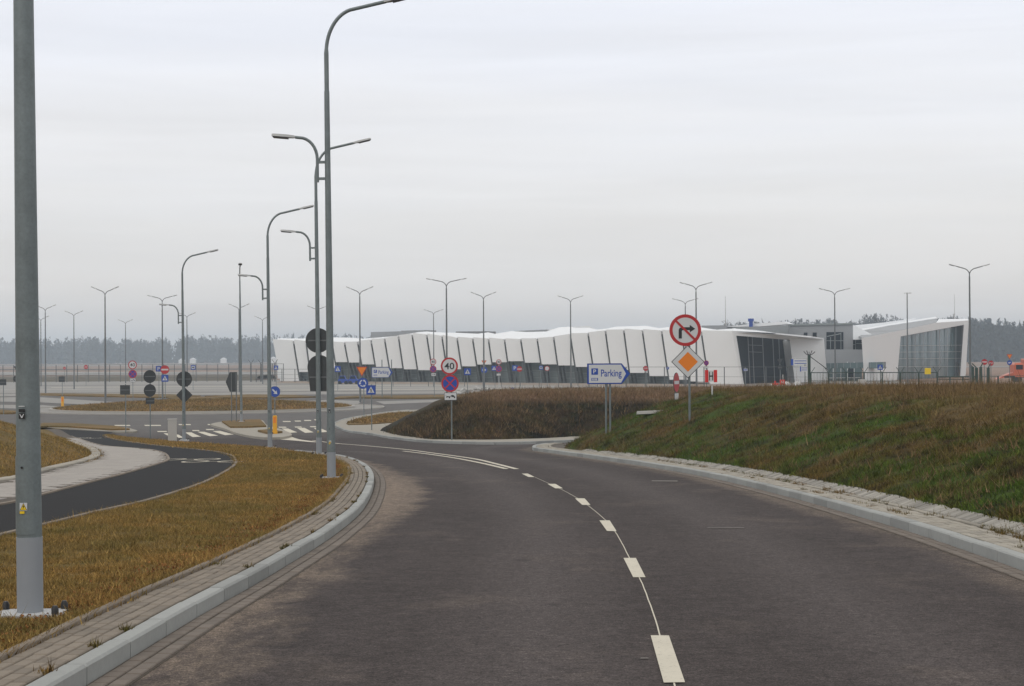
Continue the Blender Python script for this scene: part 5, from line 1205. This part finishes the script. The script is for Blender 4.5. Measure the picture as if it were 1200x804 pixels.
sg('stop_sign', 'red stop sign just right of the right hand no entry disc', 1161.2, 148, [(el_stopdisc, 1161.2, 425.6, 3.3)])
sg('yield_sign', 'yield triangle over a blue disc before the orange truck', 1183, 155, [(el_yield, 1183, 417.2, 3.4), (el_keepright, 1183, 425, 2.9, 200)])
sg('stop_sign', 'left of two small red discs at the far left fence', 75.3, 300, [(el_stopdisc, 75.6, 431.5, 1.8)])
sg('stop_sign', 'right of two small red discs at the far left fence', 100.6, 280, [(el_stopdisc, 100.7, 430.2, 2.6)])
sg('road_sign', 'blue-grey square sign back right of the huge lamp post', 72.6, 185, [(el_backsq, 72.4, 444.4, 7, 6.6)])
sg('road_sign', 'dark square sign back at the left edge of the picture', 3.7, 140, [(el_backsq, 3.2, 448, 8.4, 7.0)])
sg('road_sign', 'yield shaped and round sign backs left of the huge lamp post', 19.8, 132, [(el_backtri, 19.6, 431.4, 3.6), (el_back, 19.4, 444, 4)])
sg('post_plate', 'low blue plate on a short post at the car park edge', 600.4, 170, [(el_P, 600.4, 456, 3.4)])

# ================================================================ STREET FURNITURE AND SMALL THINGS
def bollard(px, D, h, label, z=None):
    v = at(px, 402, D); t = empty('bollard', (v.x, v.y, G(D) + .2 if z is None else z), label=label, cat='bollard', group='yellow traffic island bollards')
    MB().prism([(-.11, 0), (.11, 0), (.11, h - .05), (.08, h), (-.08, h), (-.11, h - .05)], -.07, .07).build('body', M['yellow'], t)
    MB().box(-.13, .13, -.09, .09, -.1, .06).build('base', M['yellow'], t); MB().box(-.075, .075, -.076, -.069, h * .55, h * .9).build('reflector', M['orange'], t)
bollard(321.7, 97.5, .92, 'yellow bollard under the keep right sign on the refuge island')
bollard(73, 160, .95, 'yellow bollard by the far sign back at left', 0.02)
v = P(202, 517, .11); t = empty('utility_box', (v.x, v.y, v.z), R(12), label='narrow pale concrete utility box on the verge beside a lamp post', cat='utility box')
MB().cbox(-.19, .19, -.12, .12, 0, .94, .01).build('cabinet_body', M['concrete'], t); MB().cbox(-.205, .205, -.135, .135, .94, .985, .012).build('lid', M['concrete'], t); MB().box(-.15, .15, -.126, -.121, .12, .88).build('door', M['concrete'], t)
v = at(1010, 402, 150); t = empty('utility_box', (v.x, v.y, G(150)), label='pale cabinet by the fence below the entrance canopy', cat='utility box')
MB().cbox(-.3, .3, -.2, .2, 0, at(1009, 444.6, 150).z, .03).build('cabinet_body', M['concrete'], t); MB().cbox(-.15, .1, -.22, .2, 1.9, 2.2, .03).build('cabinet_top', M['concrete'], t)
Ds = 40.0
while Ds < 66 and at(762, 485.5, Ds).z > groundz(at(762, 485.5, Ds).x, Ds) + .02: Ds += .1
a = at(747, 402, Ds); b = at(777, 402, Ds); zc = at(762, 484.6, Ds).z + .03
o = MB().cbox(-.44, .44, -.12, .12, -.05, .05, .012).build('concrete_slab', M['concrete']); o.location = ((a.x + b.x) / 2, Ds, zc); o.rotation_euler = (R(-8), R(-2), 0)
tag(o, 'long pale concrete slab lying on the side of the bank', 'slab')
# white sacks and rubble before the portal
for k, (px, w_, h_, lb) in enumerate(((905, 9, 6, 'lone white sack left of the red cross stake'), (921, 12, 9, 'heap of white sacks behind the red H plate'), (934, 12, 9, 'tall heap of white sacks before the portal corner'), (948, 7, 5, 'rounded white sack near the foot of the tall green post'))):
    D = 205; v = at(px, 402, D); w = w_ / F * D; h = h_ / F * D * 1.0; mb = MB(); n_ = 9; vs = []; fs = []
    zt = at(px, 456 - h_, D).z
    for i in range(6):
        f_ = i / 5
        for j in range(n_):
            a_ = 2 * math.pi * j / n_; q = math.cos(f_ * math.pi / 2) ** .55; rr_ = w * .55 * q * (1 + .22 * noise.noise(Vector((a_, f_ * 2, k * 7))))
            vs.append((rr_ * math.cos(a_), rr_ * .6 * math.sin(a_), zt * math.sin(f_ * math.pi / 2) * (1 + .12 * noise.noise(Vector((a_ * 2, f_, k))))))
    for i in range(5):
        for j in range(n_): fs.append((i * n_ + j, i * n_ + (j + 1) % n_, (i + 1) * n_ + (j + 1) % n_, (i + 1) * n_ + j))
    o = mb.add(vs, fs).build('white_sack', M['bag'], smooth=False); o.location = (v.x, D, 0); tag(o, lb, 'sack', 'white sacks before the portal')
rx = rng.normal(0, 1, 900); rubs = MB()
for k in range(260):
    px = random.choice((870, 880, 895, 925, 960, 560, 700)) + random.gauss(0, 14); D = random.uniform(200, 235); v = at(px, 402, D); s = random.uniform(.12, .5)
    rubs.add([(v.x + random.gauss(0, s), D + random.gauss(0, s), random.uniform(0, s * 1.3)) for _ in range(4)], [(0, 1, 2), (0, 2, 3), (0, 3, 1), (1, 3, 2)])
rubs.build('rubble', M['concrete'], kind='stuff')
# snow-like heap of sand by the facade
# orange truck
v = at(1203, 402, 265); t = empty('orange_truck', (v.x, 265, 0), R(0), label='orange truck with a low ramp parked beyond the fence at the right edge', cat='truck')
z0 = at(1190, 445, 250).z
MB().cbox(-.6, 4.5, -1.1, 1.1, 1.0, 3.5, .15).build('truck_body', M['truck'], t); c_ = MB().cbox(-2.2, -.7, -1.1, 1.1, .8, 2.9, .3).build('cab', M['truck'], t); MB().box(-1.9, -.9, -1.13, -1.1, 1.9, 2.6).build('cab_window', M['glassdark'], c_)
MB().box(-3.6, 4.5, -1, 1, .7, .95).build('chassis', M['black'], t); MB().prism([(-4.6, .5), (-2.2, 1.0), (-2.2, 1.5), (-3.6, 1.0)], -1.0, 1.0).build('snow_plough', M['truck'], t)
for x_ in (-1.5, 1.6, 3.2):
    for y_ in (-1.05, .8): MB().prism(cpts(.52, x_, .52, 16), y_, y_ + .28).build('wheel', M['tyre'], t)
# fences
def fence(name, A, B, n, H, mat, label, ytops=False, wires=(.15, .5, .85), thick=.045, group=None, wire=.014, vert=0.0):
    A = Vector(A); B = Vector(B); t = empty(name, (A.x, A.y, 0), label=label, cat='fence', group=group); d = (B - A); L = d.length; u = d / L
    pm = MB(); pm.box(-thick, thick, -thick, thick, -.2, H); 
    if ytops:
        for s in (-1, 1): pm.tube([(0, 0, H - .02), (s * .38, 0, H + .5)], .03, 5)
    me = pm.mesh('post', M[mat])
    for k in range(n + 1):
        q = u * (L * k / n); o = link_mesh('post', me, t); o.location = (q.x, q.y, G(A.y + q.y)); o.rotation_euler = (0, 0, math.atan2(u.y, u.x) if not ytops else 0)
    w = MB()
    for f_ in list(wires) + [1.0]:
        w.tube([(0, 0, H * f_ + G(A.y)), (d.x, d.y, H * f_ + G(B.y))], wire * (1.6 if f_ == 1 else 1), 4)
    if vert:
        for k in range(int(L / vert)):
            q = u * (k * vert); w.tube([(q.x, q.y, .05), (q.x, q.y, H)], wire * .45, 3, cap=False)
    w.build('wire_mesh', M[mat], t, kind='stuff'); return t
def xat(px, D): return at(px, 402, D).x
fence('wire_fence', (xat(-120, 330), 330), (xat(332, 322), 322), 36, 3.2, 'fencegrey', 'long thin wire fence between car park and airfield at left', wires=(.25, .5, .75), wire=.02, thick=.05)
fence('wire_fence', (xat(300, 312), 312), (xat(440, 300), 300), 9, 2.3, 'fencegrey', 'light wire fence in front of the left end of the terminal', wires=(.3, .6), wire=.018)
fence('wire_fence', (xat(440, 262), 262), (xat(700, 245), 245), 12, 2.2, 'fencegrey', 'light wire fence along the middle of the terminal', wires=(.33, .66), wire=.015, thick=.03)
fence('wire_fence', (xat(690, 225), 225), (xat(948, 205), 205), 11, 2.9, 'fencegrey', 'light wire fence before the right half of the terminal', wires=(.3, .6), wire=.014, thick=.04)
fence('green_fence', (xat(950, 170), 170), (xat(1098, 165), 165), 7, 2.6, 'fence', 'dark green fence with forked post tops before the glass wing', ytops=True, wires=(.1, .4, .7), vert=.3, wire=.026, thick=.06)
fence('green_fence', (xat(1098, 150), 150), (xat(1143, 150), 150), 3, 2.4, 'fence', 'dense dark green mesh fence at the foot of the glass wing', wires=(.1, .3, .5, .7, .9), vert=.1, wire=.03)
fence('green_fence', (xat(1150, 150), 150), (xat(1260, 160), 160), 6, 2.4, 'fence', 'thin green fence before the orange truck', wires=(.1, .5), wire=.013, thick=.05)
# forked fence posts standing on their own
for px, D, lb in ((294, 318, 'left'), (305.5, 318, 'middle'), (322, 318, 'right')):
    v = at(px, 402, D); H = at(px, 426, D).z; pm = MB(); t = empty('forked_post', (v.x, D, 0), label=f'{lb} of three forked fence posts at the left end of the terminal', cat='fence post', group='forked fence posts')
    MB().box(-.09, .09, -.09, .09, 0, H).build('post_shaft', M['fencegrey'], t)
    for s in (-1, 1): MB().tube([(0, 0, H), (s * .5, 0, H + .7)], .05, 5).build('post_fork', M['fencegrey'], t)
for k, (px, lb) in enumerate(((1139.5, 'first of the green gate posts right of the glass wing'), (1144, 'second of the green gate posts, close beside the first'), (1149, 'third green gate post, left of the no entry disc'), (1157.8, 'green gate post between no entry and stop signs'))):
    v = at(px, 402, 146); t = empty('gate_post', (v.x, 146, 0), label=lb, cat='gate post', group='green gate posts')
    H = at(px, 430 + (k % 2), 146).z; MB().box(-.1, .1, -.1, .1, 0, H).build('post_shaft', M['fence'], t); MB().tube([(0, 0, H), (-.35 if k < 2 else .2, 0, H + .35)], .05, 5).build('post_fork', M['fence'], t)
v = at(948, 402, 150); H = at(948, 416.5, 150).z; t = empty('camera_mast', (v.x, 150, 0), label='thick dark green post with branching top beside the direction boards', cat='mast')
MB().box(-.11, .11, -.11, .11, 0, H).build('post_shaft', M['fence'], t)
for dx, dz in ((-.45, .35), (-.2, .4), (.25, .4), (.5, .3)): MB().tube([(0, 0, H - .05), (dx * .6, 0, H + dz * .4), (dx, 0, H + dz)], .035, 5).build('post_fork', M['black'], t)
MB().tube([(.1, 0, H - .1), (1.55, 0, H - 1.2)], .035, 5).build('brace', M['black'], t)
v = at(1087, 402, 146); t = MB().cbox(-.24, .24, -.05, .05, 0, .5, .02).build('yellow_plate', M['yellowsign']); t.location = (v.x, 146, at(1087, 438.6, 146).z); tag(t, 'yellow plate fixed to the green fence before the glass wing', 'plate')
# blue car and machines at the foot of the facade behind the tall lamps
for px, lb in ((402, 'left blue machine parked at the foot of the terminal'), (414.5, 'right blue machine parked at the foot of the terminal')):
    v = at(px, 402, 285); t = empty('parked_car', (v.x, 285, 0), label=lb, cat='car', group='blue vehicles at the terminal')
    MB().prism([(-.78, .25), (.78, .25), (.8, .75), (.45, .85), (.25, 1.35), (-.45, 1.35), (-.65, .85), (-.8, .75)], -.8, .8).build('car_body', M['blue'], t)
    MB().prism([(.4, .88), (.22, 1.28), (-.4, 1.28), (-.56, .88)], -.82, .82).build('window', M['glassdark'], t)
    for x_ in (-.5, .5): MB().prism(cpts(.28, x_, .28, 12), -.83, .83).build('wheel', M['tyre'], t)
# thin masts on the skyline
for px, y0, D, lb in ((424 + 0, 380, 700, None), (850, 347, 420, 'thin antenna mast behind the terminal roof'), (1118.5, 345, 520, 'thin antenna mast rising behind the glass wing')):
    if lb is None: continue
    v = at(px, y0, D); t = empty('antenna_mast', (v.x, D, 0), label=lb, cat='mast'); MB().tube([(0, 0, 0), (0, 0, v.z)], [.16, .05], 5).build('mast_shaft', M['sheet'], t)
# manhole and stones
for px, py in ((176, 527.6),): pass

# ================================================================ WOODS AND TREES
def tri_cloud(C, s, V, Fi):
    """random small faces round the points C"""
    n = len(C); a = rng.normal(0, 1, (n, 3, 3)) * s[:, None, None]; a[:, :, 2] *= 1.7; V.append((C[:, None, :] + a).reshape(-1, 3))
def wood(name, px0, px1, D0, D1, n, top, mat, fs, per=90, bare=1.0, label=None):
    V = []
    for k in range(n):
        px = random.uniform(px0, px1); D = random.uniform(D0, D1); v = at(px, 402, D)
        hor = 417 - .006 * (px - 600); tp = interp(top, px) + abs(random.gauss(0, 1.7)) + (D - D0) / (D1 - D0) * .6
        H = max(CAMZ + (hor - tp) / F * D, 4); H *= random.choice((.8, .84, .88, .92, 1.0) if bare >= 1 else (.8, .9, 1.0)); w = H * random.uniform(.16, .3); m_ = per
        u = rng.uniform(0.02, 1, m_) ** (.8 * bare); r_ = w * np.sqrt(rng.uniform(0, 1, m_)) * np.clip(1.25 * (1 - u ** 3.2), .12, 1); a = rng.uniform(0, 2 * np.pi, m_)
        C = np.stack([v.x + r_ * np.cos(a), D + r_ * np.sin(a), H * u], 1); tri_cloud(C, fs * rng.uniform(.4, 1.2, m_) * (1.25 - .85 * u), V, None)
    V = np.concatenate(V); return np_mesh(name, V, np.arange(len(V)).reshape(-1, 3), mat, kind='stuff')
topL = [(-200, 396), (0, 395), (60, 397), (100, 393), (150, 396), (200, 396), (230, 391), (262, 394), (310, 390), (345, 392), (420, 391.5), (560, 393), (760, 392), (860, 388)]
wood('distant_woods', -160, 870, 1450, 1700, 900, topL, M['bark'], 1.5)
topR = [(840, 380), (880, 375), (905, 376), (930, 372), (955, 374), (968, 370), (990, 376), (1006, 376), (1012, 368), (1040, 365.5), (1058, 371), (1075, 377), (1100, 374), (1118, 370), (1135, 373), (1150, 372.5), (1165, 374), (1180, 373), (1195, 376.5), (1215, 377), (1300, 372), (1500, 370)]
wood('distant_woods', 845, 1140, 900, 1000, 330, [(x, y + 1.0) for x, y in topR], M['bark'], .8, per=130, bare=.62)
wood('distant_woods', 1075, 1420, 880, 1050, 520, [(x, y + .4) for x, y in topR], M['conifer'], 1.3, per=170)
def bare_tree(px, D, ytop, label, spread=.22):
    v = at(px, ytop, D); H = v.z; t = empty('bare_tree', (v.x, D, 0), label=label, cat='tree'); tr = MB(); tw = MB(); rnd = random.Random(int(px))
    tr.tube([(0, 0, 0), (0, 0, H * .5), (rnd.uniform(-.3, .3), 0, H * .95)], [H * .018, H * .012, .03], 6)
    def grow(p, d, L, r, k):
        q = p + d * L; (tr if k < 1 else tw).tube([p, (p + q) / 2 + Vector((rnd.gauss(0, L * .05), 0, 0)), q], [r, r * .7, r * .45], 3, cap=False)
        if k < 4:
            for _ in range(3): grow(p + d * L * rnd.uniform(.45, 1), (d + Vector((rnd.gauss(0, .5), rnd.gauss(0, .5), rnd.uniform(-.05, .5)))).normalized(), L * .6, r * .5, k + 1)
    for _ in range(13):
        z_ = rnd.uniform(.25, .85) * H; a_ = rnd.uniform(0, 6.28); grow(Vector((0, 0, z_)), Vector((math.cos(a_) * .7, math.sin(a_) * .7, .8)).normalized(), H * spread * rnd.uniform(.7, 1.1) * (1.15 - z_ / H), H * .006, 0)
    tr.build('trunk', M['bark'], t); tw.build('crown', M['bark'], t, kind='stuff')
bare_tree(852, 430, 371, 'thin bare tree beside the antenna mast behind the terminal')
bare_tree(1118, 560, 364, 'bare tree behind the roof of the glass wing')
bare_tree(932, 640, 371.5, 'bare tree behind the grey middle block, left one')
bare_tree(1025, 640, 365.5, 'larger bare tree left of the slim lamp, beyond the roof')
# pale far buildings at the edge of the field
for px, lb in ((213, 'left tiny white building'), (226, 'second tiny white building from the left'), (262, 'tiny white building left of the splitter island lamp'), (320, 'tiny white building at the left end of the terminal')):
    v = at(px, 402, 1380); t = empty('white_building', (v.x, 1380, 0), label=lb + ' before the far woods', cat='building', group='tiny white buildings before the far woods')
    MB().box(-2.0, 2.0, -3, 3, 0, 2.6 + (px % 3) * .5).build('walls', M['panel'], t); MB().prism([(-2.3, 2.5 + (px % 3) * .5), (2.3, 2.5 + (px % 3) * .5), (0, 3.8 + (px % 3) * .5)], -3.3, 3.3).build('roof', M['roofwhite'], t)

# ================================================================ HAZE
hm = bpy.data.materials.new('thin_haze'); hm.use_nodes = True; ht = hm.node_tree
for n_ in list(ht.nodes):
    if n_.type != 'OUTPUT_MATERIAL': ht.nodes.remove(n_)
pv = ht.nodes.new('ShaderNodeVolumePrincipled'); pv.inputs['Density'].default_value = 0.00046; pv.inputs['Color'].default_value = (0.74, 0.87, 1.0, 1); pv.inputs['Anisotropy'].default_value = 0.2
ht.links.new(pv.outputs[0], [n_ for n_ in ht.nodes if n_.type == 'OUTPUT_MATERIAL'][0].inputs['Volume'])
MB().box(-3400, 3400, -720, 3500, -1.3, 48).build('haze', hm, kind='stuff')
